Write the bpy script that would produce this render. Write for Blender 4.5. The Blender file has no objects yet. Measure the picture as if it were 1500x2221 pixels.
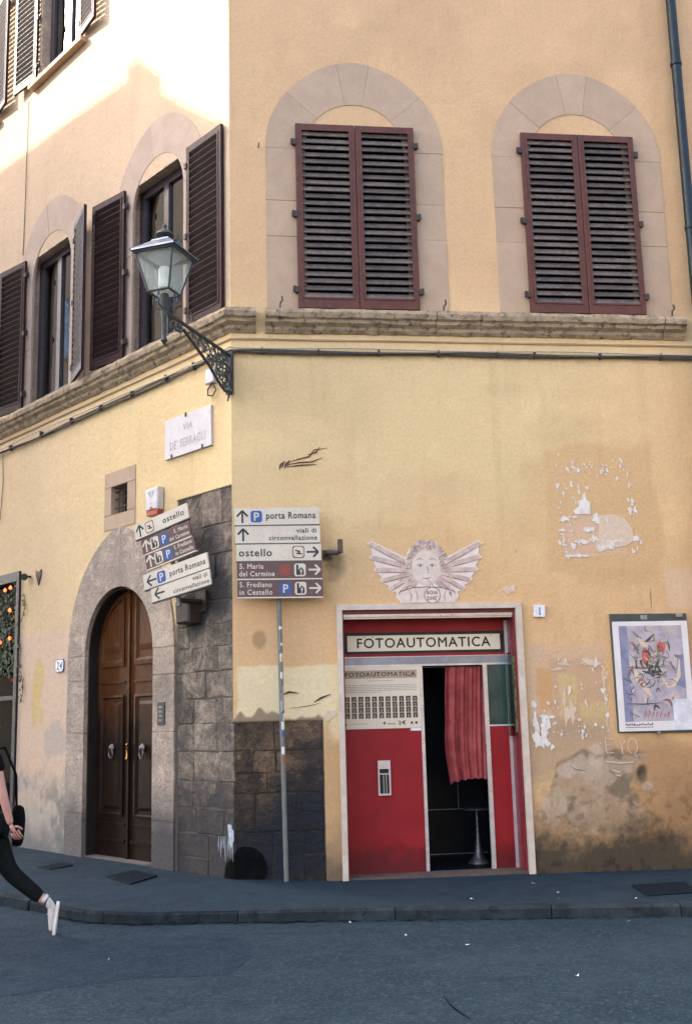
import bpy, bmesh, math, random
import numpy as np
from mathutils import Vector, Matrix

random.seed(7)
SC = bpy.context.scene
COL = SC.collection
rad = math.radians

# ------------------------------------------------------------------ camera
cam_d = bpy.data.cameras.new('camera')
cam = bpy.data.objects.new('camera', cam_d); COL.objects.link(cam)
cam_d.sensor_fit = 'HORIZONTAL'; cam_d.sensor_width = 24.0
cam_d.lens = 24.0 * 2379.04 / 1500.0
cam_d.clip_start = 0.05; cam_d.clip_end = 400
PITCH, ROLL, YAW = 0.185955, -0.0262033, 0.126108
_f = Vector((math.sin(YAW)*math.cos(PITCH), math.cos(YAW)*math.cos(PITCH), math.sin(PITCH)))
_r = Vector((math.cos(YAW), -math.sin(YAW), 0)); _u = _r.cross(_f)
_r2 = math.cos(ROLL)*_r + math.sin(ROLL)*_u; _u2 = -math.sin(ROLL)*_r + math.cos(ROLL)*_u
_m = Matrix((( _r2.x, _u2.x, -_f.x), (_r2.y, _u2.y, -_f.y), (_r2.z, _u2.z, -_f.z))).to_4x4()
cam.matrix_world = Matrix.Translation((-0.2484, -11.9919, 1.62)) @ _m
SC.camera = cam

# ------------------------------------------------------------------ facades
AL = 0.963324
U = Vector((-math.cos(AL), math.sin(AL), 0)); N = Vector((-math.sin(AL), -math.cos(AL), 0))
def RF(u, z, o=0.0): return Vector((u, -o, z))                 # right facade: u metres right of the corner, o metres proud
def LF(u, z, o=0.0): return Vector((U.x*u + N.x*o, U.y*u + N.y*o, z))   # left facade: u metres left of the corner
def LV(a, z, o=0.0): return LF(-a, z, o)                       # left facade read left to right

# ------------------------------------------------------------------ world and sun
SUN = (U*1.2 + N*1.0 + Vector((0, 0, 1.1))).normalized()
w = bpy.data.worlds.new('World'); SC.world = w; w.use_nodes = True
nt = w.node_tree; bg = nt.nodes['Background']
sky = nt.nodes.new('ShaderNodeTexSky'); sky.sky_type = 'NISHITA'; sky.sun_disc = False
sky.sun_elevation = math.asin(SUN.z); sky.sun_rotation = math.atan2(SUN.x, SUN.y)
sky.air_density = 0.7; sky.dust_density = 3.0; sky.ozone_density = 0.3
nt.links.new(sky.outputs[0], bg.inputs[0]); bg.inputs[1].default_value = 0.15
sd = bpy.data.lights.new('sun', 'SUN'); sd.energy = 2.0; sd.angle = rad(0.45); sd.color = (1.0, 0.93, 0.80)
so = bpy.data.objects.new('sun', sd); COL.objects.link(so)
so.rotation_euler = SUN.to_track_quat('Z', 'Y').to_euler(); so.location = (-10, 5, 30)
vs = SC.view_settings; vs.view_transform = 'Standard'; vs.look = 'None'; vs.gamma = 1.0
vs.exposure = 2.83

# ------------------------------------------------------------------ materials
def lin(r, g, b):
    f = lambda c: (c/255/12.92) if c/255 <= 0.04045 else ((c/255+0.055)/1.055)**2.4
    return (f(r), f(g), f(b))
class NT:
    def __init__(s, m): s.t = m.node_tree; s.n = s.t.nodes
    def new(s, typ, **kw):
        n = s.n.new(typ)
        for k, v in kw.items(): setattr(n, k, v)
        return n
    def lk(s, a, b): s.t.links.new(a, b)
    def noise(s, vec, scale, detail=4, rough=0.6, dist=0.0):
        n = s.new('ShaderNodeTexNoise'); n.inputs['Scale'].default_value = scale
        n.inputs['Detail'].default_value = detail; n.inputs['Roughness'].default_value = rough
        n.inputs['Distortion'].default_value = dist
        s.lk(vec, n.inputs['Vector']); return n.outputs['Fac']
    def ramp(s, fac, a, b, va=0.0, vb=1.0):
        n = s.new('ShaderNodeMapRange', interpolation_type='SMOOTHSTEP')
        for i, v in ((1, a), (2, b), (3, va), (4, vb)): n.inputs[i].default_value = v
        s.lk(fac, n.inputs[0]); return n.outputs[0]
    def math(s, op, a, b):
        n = s.new('ShaderNodeMath', operation=op)
        for i, v in enumerate((a, b)):
            if isinstance(v, (int, float)): n.inputs[i].default_value = v
            else: s.lk(v, n.inputs[i])
        return n.outputs[0]
    def mix(s, fac, a, b, mode='MIX'):
        n = s.new('ShaderNodeMix', data_type='RGBA', blend_type=mode)
        if isinstance(fac, (int, float)): n.inputs[0].default_value = fac
        else: s.lk(fac, n.inputs[0])
        for i, v in ((6, a), (7, b)):
            if isinstance(v, tuple): n.inputs[i].default_value = (*v[:3], 1)
            else: s.lk(v, n.inputs[i])
        return n.outputs[2]
def base_mat(name):
    m = bpy.data.materials.new(name); m.use_nodes = True
    n = NT(m); b = m.node_tree.nodes['Principled BSDF']
    pos = n.new('ShaderNodeNewGeometry').outputs['Position']
    return m, n, b, pos
def bump(n, b, h, strength, dist=0.01):
    k = n.new('ShaderNodeBump'); k.inputs['Strength'].default_value = strength; k.inputs['Distance'].default_value = dist
    n.lk(h, k.inputs['Height']); n.lk(k.outputs[0], b.inputs['Normal'])
def M(name, c1, c2=None, scale=6.0, lo=0.35, hi=0.65, rough=0.7, metal=0.0, bmp=0.15, bscale=90.0, c3=None, s3=25.0, rnd=0.0, spec=0.5):
    m, n, b, pos = base_mat(name)
    c2 = c2 or tuple(x*0.75 for x in c1)
    col = n.mix(n.ramp(n.noise(pos, scale, 5, 0.65), lo, hi), c1, c2)
    if c3: col = n.mix(n.ramp(n.noise(pos, s3, 4, 0.7), 0.52, 0.7), col, c3)
    if rnd:
        r = n.new('ShaderNodeObjectInfo').outputs['Random']
        v = n.ramp(r, 0, 1, 1-rnd, 1+rnd)
        cx = n.new('ShaderNodeCombineXYZ')
        for i in range(3): n.lk(v, cx.inputs[i])
        col = n.mix(1.0, col, cx.outputs[0], 'MULTIPLY')
    n.lk(col, b.inputs['Base Color'])
    n.lk(n.ramp(n.noise(pos, scale*3, 3), 0.3, 0.7, max(0.02, rough-0.08), min(1, rough+0.08)), b.inputs['Roughness'])
    b.inputs['Metallic'].default_value = metal
    b.inputs['Specular IOR Level'].default_value = spec
    if bmp: bump(n, b, n.noise(pos, bscale, 5, 0.7), bmp)
    return m
def M_emit(name, c, s):
    m = bpy.data.materials.new(name); m.use_nodes = True
    b = m.node_tree.nodes['Principled BSDF']; b.inputs['Base Color'].default_value = (*c, 1)
    b.inputs['Emission Color'].default_value = (*c, 1); b.inputs['Emission Strength'].default_value = s
    return m
def M_glass(name, tint, refl=0.25, rough=0.02, ripple=0.0):
    m = bpy.data.materials.new(name); m.use_nodes = True
    n = NT(m); n.n.remove(m.node_tree.nodes['Principled BSDF'])
    out = [x for x in n.n if x.type == 'OUTPUT_MATERIAL'][0]
    tr = n.new('ShaderNodeBsdfTransparent'); tr.inputs[0].default_value = (*tint, 1)
    gl = n.new('ShaderNodeBsdfGlossy'); gl.inputs['Roughness'].default_value = rough
    lw = n.new('ShaderNodeLayerWeight'); lw.inputs[0].default_value = 0.35
    f = n.ramp(lw.outputs['Fresnel'], 0.0, 1.0, refl, 1.0)
    if ripple:
        pos = n.new('ShaderNodeNewGeometry').outputs['Position']
        k = n.new('ShaderNodeBump'); k.inputs['Strength'].default_value = ripple; k.inputs['Distance'].default_value = 0.02
        n.lk(n.noise(pos, 2.2, 1), k.inputs['Height']); n.lk(k.outputs[0], gl.inputs['Normal'])
    mx = n.new('ShaderNodeMixShader'); n.lk(f, mx.inputs[0]); n.lk(tr.outputs[0], mx.inputs[1]); n.lk(gl.outputs[0], mx.inputs[2])
    n.lk(mx.outputs[0], out.inputs[0])
    return m

def M_frost(name, c, k):
    m = bpy.data.materials.new(name); m.use_nodes = True
    n = NT(m); b = m.node_tree.nodes['Principled BSDF']; out = [x for x in n.n if x.type == 'OUTPUT_MATERIAL'][0]
    b.inputs['Base Color'].default_value = (*c, 1); b.inputs['Roughness'].default_value = 0.25
    tl = n.new('ShaderNodeBsdfTranslucent'); tl.inputs[0].default_value = (*c, 1)
    m1 = n.new('ShaderNodeMixShader'); m1.inputs[0].default_value = 0.5; n.lk(b.outputs[0], m1.inputs[1]); n.lk(tl.outputs[0], m1.inputs[2])
    tr = n.new('ShaderNodeBsdfTransparent'); tr.inputs[0].default_value = (0.9, 0.95, 0.92, 1)
    m2 = n.new('ShaderNodeMixShader'); m2.inputs[0].default_value = k; n.lk(tr.outputs[0], m2.inputs[1]); n.lk(m1.outputs[0], m2.inputs[2])
    n.lk(m2.outputs[0], out.inputs[0]); return m
def wall_material():
    m, n, b, pos = base_mat('aged_plaster')
    att = n.new('ShaderNodeAttribute', attribute_name='Col').outputs['Color']
    f = n.noise(pos, 30, 8, 0.8)
    col = n.mix(n.ramp(f, 0.35, 0.65, 0.0, 0.42), att, n.mix(1.0, att, (0.72, 0.66, 0.58), 'MULTIPLY'))
    sp = n.ramp(n.noise(pos, 140, 2, 0.5), 0.66, 0.74, 0, 0.5)
    col = n.mix(sp, col, n.mix(1.0, att, (1.22, 1.2, 1.15), 'MULTIPLY'))
    n.lk(col, b.inputs['Base Color']); b.inputs['Roughness'].default_value = 0.9
    b.inputs['Specular IOR Level'].default_value = 0.2
    mp = n.new('ShaderNodeMapping'); mp.inputs['Scale'].default_value = (9, 9, 1.0); n.lk(pos, mp.inputs[0])
    st = n.ramp(n.noise(mp.outputs[0], 1.0, 5, 0.65), 0.52, 0.75, 0, 0.22)
    col = n.mix(st, col, n.mix(1.0, att, (0.70, 0.62, 0.52), 'MULTIPLY')); n.lk(col, b.inputs['Base Color'])
    h = n.math('ADD', n.noise(pos, 120, 5, 0.7), n.math('MULTIPLY', n.noise(pos, 9, 5, 0.65), 3.0))
    bump(n, b, h, 0.6, 0.008)
    return m
MW = wall_material()

def stone_material(name, ca, cb, cdark, shade_top, soots, rnd=0.22, patch=0.62):
    """Blocks of sandstone: each its own shade, blotched, with shade and splashed grime coloured in low down, and soot clouds."""
    m, n, b, pos = base_mat(name)
    col = n.mix(n.ramp(n.noise(pos, 5.5, 6, 0.7), 0.35, 0.66), ca, cb)
    r = n.new('ShaderNodeObjectInfo').outputs['Random']
    cx = n.new('ShaderNodeCombineXYZ'); v = n.ramp(r, 0, 1, 1-rnd, 1+rnd)
    n.lk(v, cx.inputs[0]); n.lk(v, cx.inputs[1]); n.lk(v, cx.inputs[2])
    col = n.mix(1.0, col, cx.outputs[0], 'MULTIPLY')
    col = n.mix(n.ramp(n.noise(pos, 38, 5, 0.85), 0.47, 0.66, 0, 0.75), col, cdark)
    col = n.mix(n.ramp(n.noise(pos, 90, 3, 0.8), 0.56, 0.68, 0, 0.6), col, tuple(min(1, x*1.7) for x in ca))
    col = n.mix(n.ramp(n.noise(pos, 7, 4, 0.65), 0.62, 0.72, 0, 0.6), col, (0.40, 0.31, 0.24))
    col = n.mix(n.ramp(n.noise(pos, 1.7, 7, 0.75), 0.40, 0.62, patch, 0), col, cdark)
    col = n.mix(n.ramp(n.noise(pos, 2.3, 6, 0.8, 0.6), 0.52, 0.64, 0, 0.5), col, tuple(min(1, x*1.35) for x in ca))
    sx = n.new('ShaderNodeSeparateXYZ'); n.lk(pos, sx.inputs[0])
    g = n.math('ADD', n.ramp(sx.outputs[2], 0.0, shade_top, 0.62, 0.0), n.math('MULTIPLY', n.noise(pos, 3.0, 6, 0.7), 0.55))  # towards the ground, shade is put into the stone colour along with splashed grime
    col = n.mix(n.ramp(g, 0.42, 0.78, 0, 0.9), col, cdark)
    for c, rr, st in soots:
        d = n.new('ShaderNodeVectorMath', operation='DISTANCE'); n.lk(pos, d.inputs[0]); d.inputs[1].default_value = c
        k = n.math('ADD', n.math('DIVIDE', d.outputs['Value'], rr), n.math('MULTIPLY', n.math('SUBTRACT', n.noise(pos, 6, 5, 0.6), 0.5), 1.1))
        col = n.mix(n.ramp(k, 0.45, 1.05, st, 0), col, (0.018, 0.02, 0.024))
    n.lk(col, b.inputs['Base Color']); b.inputs['Roughness'].default_value = 0.85
    b.inputs['Specular IOR Level'].default_value = 0.3
    h = n.math('ADD', n.noise(pos, 70, 6, 0.75), n.math('MULTIPLY', n.noise(pos, 14, 4, 0.6), 2))
    bump(n, b, h, 1.0, 0.02)
    return m

MAT = {
 'stone': stone_material('quoin_stone', (0.34, 0.255, 0.175), (0.125, 0.10, 0.077), (0.036, 0.033, 0.031), 1.7,
    [(tuple(LF(0.50, 3.35, 0)), 0.50, 0.75), (tuple(LF(0.30, 3.0, 0)), 0.35, 0.7), (tuple(LF(0.75, 2.85, 0)), 0.35, 0.85)], 0.30),
 'dark_stone': stone_material('sooty_stone', (0.20, 0.125, 0.068), (0.075, 0.052, 0.034), (0.016, 0.014, 0.012), 1.5,
    [(tuple(RF(0.80, 0.5, 0)), 0.62, 0.92), (tuple(RF(0.35, 0.15, 0)), 0.5, 0.85), (tuple(RF(0.95, 1.2, 0)), 0.30, 0.7)], 0.35),
 'surround': M('pietra_surround', (0.455, 0.32, 0.21), (0.41, 0.285, 0.185), 3, bmp=0.25, rough=0.85, c3=(0.38, 0.27, 0.185), s3=30, rnd=0.035, spec=0.2),
 'surround2': M('grey_pink_surround', (0.385, 0.285, 0.215), (0.34, 0.25, 0.19), 3, bmp=0.25, rough=0.85, c3=(0.31, 0.225, 0.17), s3=30, rnd=0.035, spec=0.2),
 'doorstone': stone_material('door_surround_stone', (0.56, 0.42, 0.30), (0.45, 0.345, 0.25), (0.15, 0.13, 0.11), 1.4, [(tuple(LF(1.3, 0.15, 0)), 0.6, 0.6), (tuple(LF(1.35, 2.0, 0)), 0.25, 0.25)], rnd=0.12, patch=0.22),
 'cornice': M('weathered_cornice_stone', (0.42, 0.31, 0.19), (0.27, 0.20, 0.125), 7, bmp=0.8, bscale=40, rough=0.9, c3=(0.09, 0.07, 0.05), s3=14, rnd=0.1, spec=0.2),
 'shutter': M('brown_shutter_paint', (0.115, 0.036, 0.020), (0.085, 0.028, 0.017), 9, spec=0.3, rough=0.5, bmp=0.1, bscale=120, c3=(0.12, 0.055, 0.045), s3=40),
 'slat': M('slat_paint', (0.118, 0.088, 0.066), (0.075, 0.056, 0.043), 7, rough=0.4, bmp=0.1, bscale=120, rnd=0.25, c3=(0.19, 0.16, 0.135), s3=30),
 'shutter2': M('plum_brown_shutter_paint', (0.036, 0.015, 0.015), (0.026, 0.012, 0.012), 9, rough=0.5, bmp=0.1, bscale=120, c3=(0.05, 0.026, 0.025), s3=40, spec=0.12),
 'slat2': M('plum_slat_paint', (0.024, 0.011, 0.011), (0.018, 0.009, 0.009), 9, rough=0.55, bmp=0.1, bscale=120, rnd=0.2, c3=(0.036, 0.02, 0.019), s3=40, spec=0.1),
 'iron': M('rusted_iron', (0.035, 0.03, 0.027), (0.06, 0.04, 0.028), 20, rough=0.6, metal=0.3, bmp=0.3),
 'lampiron': M('grey_green_cast_iron', (0.045, 0.048, 0.043), (0.028, 0.03, 0.027), 15, rough=0.55, metal=0.2, bmp=0.2),
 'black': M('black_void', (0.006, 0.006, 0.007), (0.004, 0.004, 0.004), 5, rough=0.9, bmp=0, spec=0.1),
 'wood': M('varnished_door_wood', (0.060, 0.019, 0.006), (0.026, 0.009, 0.004), 2.2, rough=0.4, bmp=0.15, bscale=60, c3=(0.02, 0.008, 0.004), s3=9),
 'sash': M('dark_window_paint', (0.05, 0.032, 0.035), (0.035, 0.025, 0.028), 8, rough=0.35, bmp=0.05),
 'curtain': M('ivory_net_curtain', (0.86, 0.76, 0.62), (0.80, 0.68, 0.54), 5, rough=0.9, bmp=0.1),
 'glass': M_glass('window_glass', (0.96, 0.98, 0.98), 0.26, 0.01, 0.25),
 'shopglass': M_glass('shop_window_glass', (0.7, 0.75, 0.75), 0.05, 0.02, 0.1),
 'lampglass': M_frost('frosted_lamp_glass', (0.64, 0.68, 0.63), 0.30),
 'clearglass': M_glass('booth_glass', (0.8, 0.95, 0.88), 0.10, 0.02),
 'marble': M('white_marble', (0.56, 0.51, 0.48), (0.52, 0.47, 0.44), 5, rough=0.5, bmp=0.08, c3=(0.47, 0.43, 0.41), s3=12),
 'engrave': M('worn_lettering', (0.40, 0.37, 0.36), None, 20, rough=0.8, bmp=0),
 'signwhite': M('sign_white', (0.60, 0.52, 0.40), (0.55, 0.47, 0.36), 5, rough=0.45, bmp=0.03, c3=(0.49, 0.42, 0.32), s3=25),
 'signbrown': M('sign_brown', (0.105, 0.05, 0.042), (0.09, 0.045, 0.04), 5, rough=0.45, bmp=0.03, c3=(0.13, 0.075, 0.065), s3=18),
 'signblue': M('sign_blue', (0.02, 0.09, 0.28), None, 5, rough=0.45, bmp=0),
 'signred': M('sign_red_patch', (0.24, 0.05, 0.035), None, 5, rough=0.5, bmp=0),
 'signdark': M('sign_black', (0.015, 0.016, 0.016), None, 9, rough=0.5, bmp=0),
 'signedge': M('sign_edge_metal', (0.10, 0.095, 0.085), None, 9, rough=0.5, metal=0.4, bmp=0.1),
 'steel': M('galvanised_steel', (0.30, 0.31, 0.30), (0.22, 0.22, 0.21), 12, rough=0.5, metal=0.6, bmp=0.1),
 'pole': M('grey_green_pole_paint', (0.17, 0.17, 0.14), (0.12, 0.13, 0.115), 8, rough=0.55, metal=0.2, bmp=0.15, c3=(0.22, 0.15, 0.09), s3=20),
 'boothred': M('booth_red_laminate', (0.30, 0.013, 0.017), (0.25, 0.011, 0.014), 2, rough=0.5, bmp=0.06, c3=(0.24, 0.011, 0.014), s3=3, spec=0.25),
 'maroon': M('booth_maroon_laminate', (0.17, 0.012, 0.02), (0.14, 0.012, 0.018), 2, rough=0.4, bmp=0.03),
 'trim': M('cream_painted_trim', (0.60, 0.49, 0.38), (0.50, 0.40, 0.30), 6, rough=0.5, bmp=0.1, c3=(0.50, 0.40, 0.30), s3=12),
 'alu': M('anodised_trim', (0.62, 0.58, 0.55), (0.52, 0.48, 0.46), 8, rough=0.35, metal=0.5, bmp=0.03),
 'steelblue': M('brushed_steel_band', (0.28, 0.30, 0.34), (0.22, 0.24, 0.28), 8, rough=0.4, metal=0.5, bmp=0.03),
 'ivory': M('ivory_sign_face', (0.74, 0.66, 0.48), (0.70, 0.61, 0.43), 3, rough=0.4, bmp=0),
 'boardpaper': M('price_board_face', (0.70, 0.58, 0.42), (0.66, 0.54, 0.39), 3, rough=0.5, bmp=0),
 'tan': M('tan_title_strip', (0.46, 0.32, 0.20), None, 4, rough=0.5, bmp=0),
 'ink': M('black_ink', (0.014, 0.012, 0.012), None, 5, rough=0.6, bmp=0),
 'paleink': M('small_print_ink', (0.34, 0.26, 0.18), None, 5, rough=0.6, bmp=0),
 'photo': M('photo_dark', (0.022, 0.018, 0.015), (0.05, 0.04, 0.03), 60, rough=0.4, bmp=0),
 'skinprint': M('photo_light', (0.36, 0.27, 0.19), (0.2, 0.15, 0.1), 80, rough=0.4, bmp=0),
 'velvet': M('red_curtain_cloth', (0.34, 0.072, 0.066), (0.24, 0.045, 0.042), 7, rough=0.95, spec=0.15, bmp=0.1),
 'chrome': M('chrome', (0.7, 0.68, 0.64), (0.6, 0.58, 0.55), 10, rough=0.15, metal=1.0, bmp=0.05),
 'pewter': M('worn_pewter', (0.20, 0.18, 0.16), (0.10, 0.09, 0.08), 30, rough=0.45, metal=0.8, bmp=0.1),
 'mirror': M('green_dark_mirror', (0.03, 0.06, 0.05), (0.025, 0.045, 0.04), 3, rough=0.12, bmp=0),
 'strips': M('sample_strips', (0.30, 0.26, 0.10), (0.06, 0.06, 0.03), 22, 0.42, 0.56, rough=0.3, bmp=0, c3=(0.45, 0.38, 0.22), s3=30),
 'threshold': M('worn_brown_sill', (0.12, 0.075, 0.05), (0.07, 0.05, 0.04), 8, rough=0.8, bmp=0.3),
 'cable': M('grey_cable', (0.055, 0.05, 0.043), (0.09, 0.08, 0.065), 18, rough=0.7, bmp=0.1),
 'whitecable': M('pale_cable', (0.46, 0.40, 0.32), (0.36, 0.3, 0.24), 18, rough=0.6, bmp=0.1),
 'pipe': M('blue_grey_pipe_paint', (0.010, 0.018, 0.020), (0.007, 0.013, 0.015), 6, rough=0.45, bmp=0.1, spec=0.3),
 'plastic': M('white_plastic', (0.60, 0.56, 0.53), None, 3, rough=0.4, bmp=0),
 'redplastic': M('red_plastic', (0.42, 0.06, 0.03), None, 3, rough=0.35, bmp=0),
 'greyplastic': M('grey_plastic', (0.36, 0.35, 0.36), None, 3, rough=0.5, bmp=0),
 'enamel': M('white_enamel', (0.74, 0.72, 0.72), None, 6, rough=0.3, bmp=0),
 'enamelblue': M('blue_enamel', (0.03, 0.07, 0.20), None, 6, rough=0.3, bmp=0),
 'paper': M('torn_white_paper', (0.72, 0.66, 0.58), (0.62, 0.54, 0.45), 12, rough=0.9, bmp=0.2),
 'palepaper': M('old_paste_paper', (0.64, 0.48, 0.34), (0.58, 0.42, 0.28), 16, rough=0.9, bmp=0.2),
 'yellowpaper': M('yellow_paper', (0.60, 0.40, 0.11), (0.56, 0.36, 0.13), 14, rough=0.9, bmp=0.2),
 'chalk': M('chalk_line', (0.66, 0.52, 0.38), None, 30, rough=0.9, bmp=0),
 'crack': M('crack_dark', (0.05, 0.035, 0.025), None, 30, rough=0.9, bmp=0),
 'angelpaper': M('angel_paper', (0.72, 0.60, 0.50), (0.66, 0.53, 0.44), 7, rough=0.8, bmp=0),
 'angelskin': M('angel_skin_print', (0.68, 0.555, 0.45), (0.58, 0.45, 0.36), 5, rough=0.8, bmp=0),
 'angelpink': M('angel_feather_print', (0.60, 0.45, 0.36), (0.44, 0.31, 0.25), 9, rough=0.8, bmp=0),
 'angelline': M('angel_brown_line', (0.17, 0.085, 0.07), None, 9, rough=0.8, bmp=0),
 'crackblack': M('crack_black', (0.008, 0.012, 0.016), None, 30, rough=0.95, bmp=0, spec=0.05),
 'asphalt': None, 'pave': None,
 'kerb': M('kerb_stone', (0.030, 0.038, 0.042), (0.017, 0.021, 0.023), 5, rough=0.9, bmp=0.8, bscale=50, c3=(0.012, 0.012, 0.012), s3=9, rnd=0.15, spec=0.1),
 'cover': M('cast_cover', (0.010, 0.016, 0.021), (0.007, 0.011, 0.015), 20, spec=0.08, rough=0.8, bmp=0.5, bscale=70),
 'skin': M('skin', (0.46, 0.235, 0.165), (0.42, 0.20, 0.14), 12, rough=0.5, bmp=0.05),
 'tee': M('black_cotton', (0.004, 0.004, 0.0045), (0.006, 0.006, 0.0065), 12, rough=0.95, bmp=0.3, bscale=60, spec=0.1),
 'trouser': M('dark_olive_trouser_cloth', (0.009, 0.0105, 0.0095), (0.0055, 0.0065, 0.006), 12, rough=0.95, bmp=0.3, bscale=60, spec=0.1),
 'shoe': M('off_white_canvas', (0.55, 0.48, 0.42), (0.42, 0.36, 0.31), 20, rough=0.8, bmp=0.2),
 'hair': M('dark_brown_hair', (0.025, 0.016, 0.012), None, 40, rough=0.6, bmp=0.3),
 'leaf': M('dark_ivy_leaf', (0.03, 0.06, 0.025), (0.05, 0.08, 0.03), 30, rough=0.6, bmp=0.1),
 'bulb': M_emit('lit_amber_bulb', (1.0, 0.11, 0.02), 0.75),
 'milk': M('lamp_diffuser', (0.80, 0.74, 0.68), None, 5, rough=0.5, bmp=0),
 'shopdark': M('dark_shop_paint', (0.012, 0.014, 0.018), (0.008, 0.009, 0.011), 8, rough=0.55, bmp=0.1),
 'farwall': M('sunlit_ochre_render', (0.60, 0.42, 0.24), (0.54, 0.37, 0.21), 1.2, rough=0.9, bmp=0.2, bscale=30),
 'tile': M('terracotta_tile', (0.32, 0.14, 0.08), (0.22, 0.10, 0.06), 5, rough=0.9, bmp=0.3),
 'whitepaint': M('white_drip_paint', (0.42, 0.44, 0.47), (0.30, 0.33, 0.37), 14, rough=0.8, bmp=0.2),
 'soot': M('black_spray_paint', (0.003, 0.003, 0.003), (0.006, 0.006, 0.006), 9, rough=0.9, bmp=0.4, spec=0.05),
}
def asphalt(name, a, b_, speck):
    m, n, b, pos = base_mat(name)
    col = n.mix(n.ramp(n.noise(pos, 1.3, 6, 0.65), 0.3, 0.7), a, b_)
    col = n.mix(n.ramp(n.noise(pos, 36, 6, 0.9), 0.50, 0.62, 0, 0.9), col, speck)
    col = n.mix(n.ramp(n.noise(pos, 40, 4, 0.8), 0.52, 0.68, 0, 0.7), col, tuple(x*0.45 for x in a))
    col = n.mix(n.ramp(n.noise(pos, 5, 6, 0.75), 0.55, 0.7, 0, 0.4), col, tuple(x*0.55 for x in a))
    col = n.mix(n.ramp(n.noise(pos, 0.7, 5, 0.6), 0.5, 0.68, 0, 0.35), col, (0.036, 0.046, 0.054))
    n.lk(col, b.inputs['Base Color'])
    n.lk(n.ramp(n.noise(pos, 3, 4), 0.3, 0.7, 0.75, 0.95), b.inputs['Roughness'])
    b.inputs['Specular IOR Level'].default_value = 0.08
    bump(n, b, n.math('ADD', n.noise(pos, 160, 4, 0.8), n.math('MULTIPLY', n.noise(pos, 12, 4), 1.5)), 0.6, 0.01)
    return m
def door_wood():
    m, n, b, pos = base_mat('varnished_door_wood')
    mp = n.new('ShaderNodeMapping'); mp.inputs['Scale'].default_value = (14, 14, 1.2); n.lk(pos, mp.inputs[0])
    gr = n.noise(mp.outputs[0], 3.0, 6, 0.7)
    col = n.mix(n.ramp(gr, 0.3, 0.7), (0.115, 0.037, 0.009), (0.05, 0.017, 0.005))
    sx = n.new('ShaderNodeSeparateXYZ'); n.lk(pos, sx.inputs[0])
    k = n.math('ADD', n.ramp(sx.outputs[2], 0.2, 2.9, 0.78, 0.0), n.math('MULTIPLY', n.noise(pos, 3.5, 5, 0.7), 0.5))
    col = n.mix(n.ramp(k, 0.32, 0.72, 0, 0.93), col, (0.008, 0.004, 0.003))  # darker towards the foot: shade as well as grime put into the wood colour
    n.lk(col, b.inputs['Base Color']); n.lk(n.ramp(n.noise(pos, 8, 4), 0.3, 0.7, 0.34, 0.55), b.inputs['Roughness'])
    b.inputs['Specular IOR Level'].default_value = 0.12; bump(n, b, gr, 0.25, 0.004); return m
def booth_red():
    m, n, b, pos = base_mat('booth_red_laminate')
    col = n.mix(n.ramp(n.noise(pos, 2.2, 5), 0.3, 0.7), (0.30, 0.013, 0.017), (0.245, 0.011, 0.014))
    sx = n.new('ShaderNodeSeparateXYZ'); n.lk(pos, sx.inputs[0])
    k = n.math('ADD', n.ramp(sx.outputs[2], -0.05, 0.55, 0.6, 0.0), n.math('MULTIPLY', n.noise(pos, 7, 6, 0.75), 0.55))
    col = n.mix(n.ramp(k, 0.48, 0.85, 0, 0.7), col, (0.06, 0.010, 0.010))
    mp = n.new('ShaderNodeMapping'); mp.inputs['Scale'].default_value = (30, 30, 2); mp.inputs['Rotation'].default_value = (0, 0.6, 0); n.lk(pos, mp.inputs[0])
    col = n.mix(n.ramp(n.noise(mp.outputs[0], 1.0, 3, 0.6), 0.68, 0.74, 0, 0.35), col, (0.42, 0.07, 0.06))
    col = n.mix(n.ramp(n.noise(pos, 55, 3, 0.7), 0.66, 0.72, 0, 0.4), col, (0.10, 0.01, 0.012))
    n.lk(col, b.inputs['Base Color']); n.lk(n.ramp(n.noise(pos, 6, 5), 0.3, 0.7, 0.32, 0.62), b.inputs['Roughness']); b.inputs['Specular IOR Level'].default_value = 0.25
    return m
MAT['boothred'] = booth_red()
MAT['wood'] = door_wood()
MAT['asphalt'] = asphalt('asphalt', (0.021, 0.036, 0.043), (0.013, 0.025, 0.033), (0.066, 0.086, 0.094))
MAT['asphalt2'] = asphalt('asphalt_repair', (0.016, 0.030, 0.039), (0.010, 0.021, 0.030), (0.052, 0.071, 0.082))
MAT['pave'] = asphalt('pavement_asphalt', (0.021, 0.036, 0.045), (0.014, 0.026, 0.034), (0.05, 0.066, 0.075))

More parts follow.
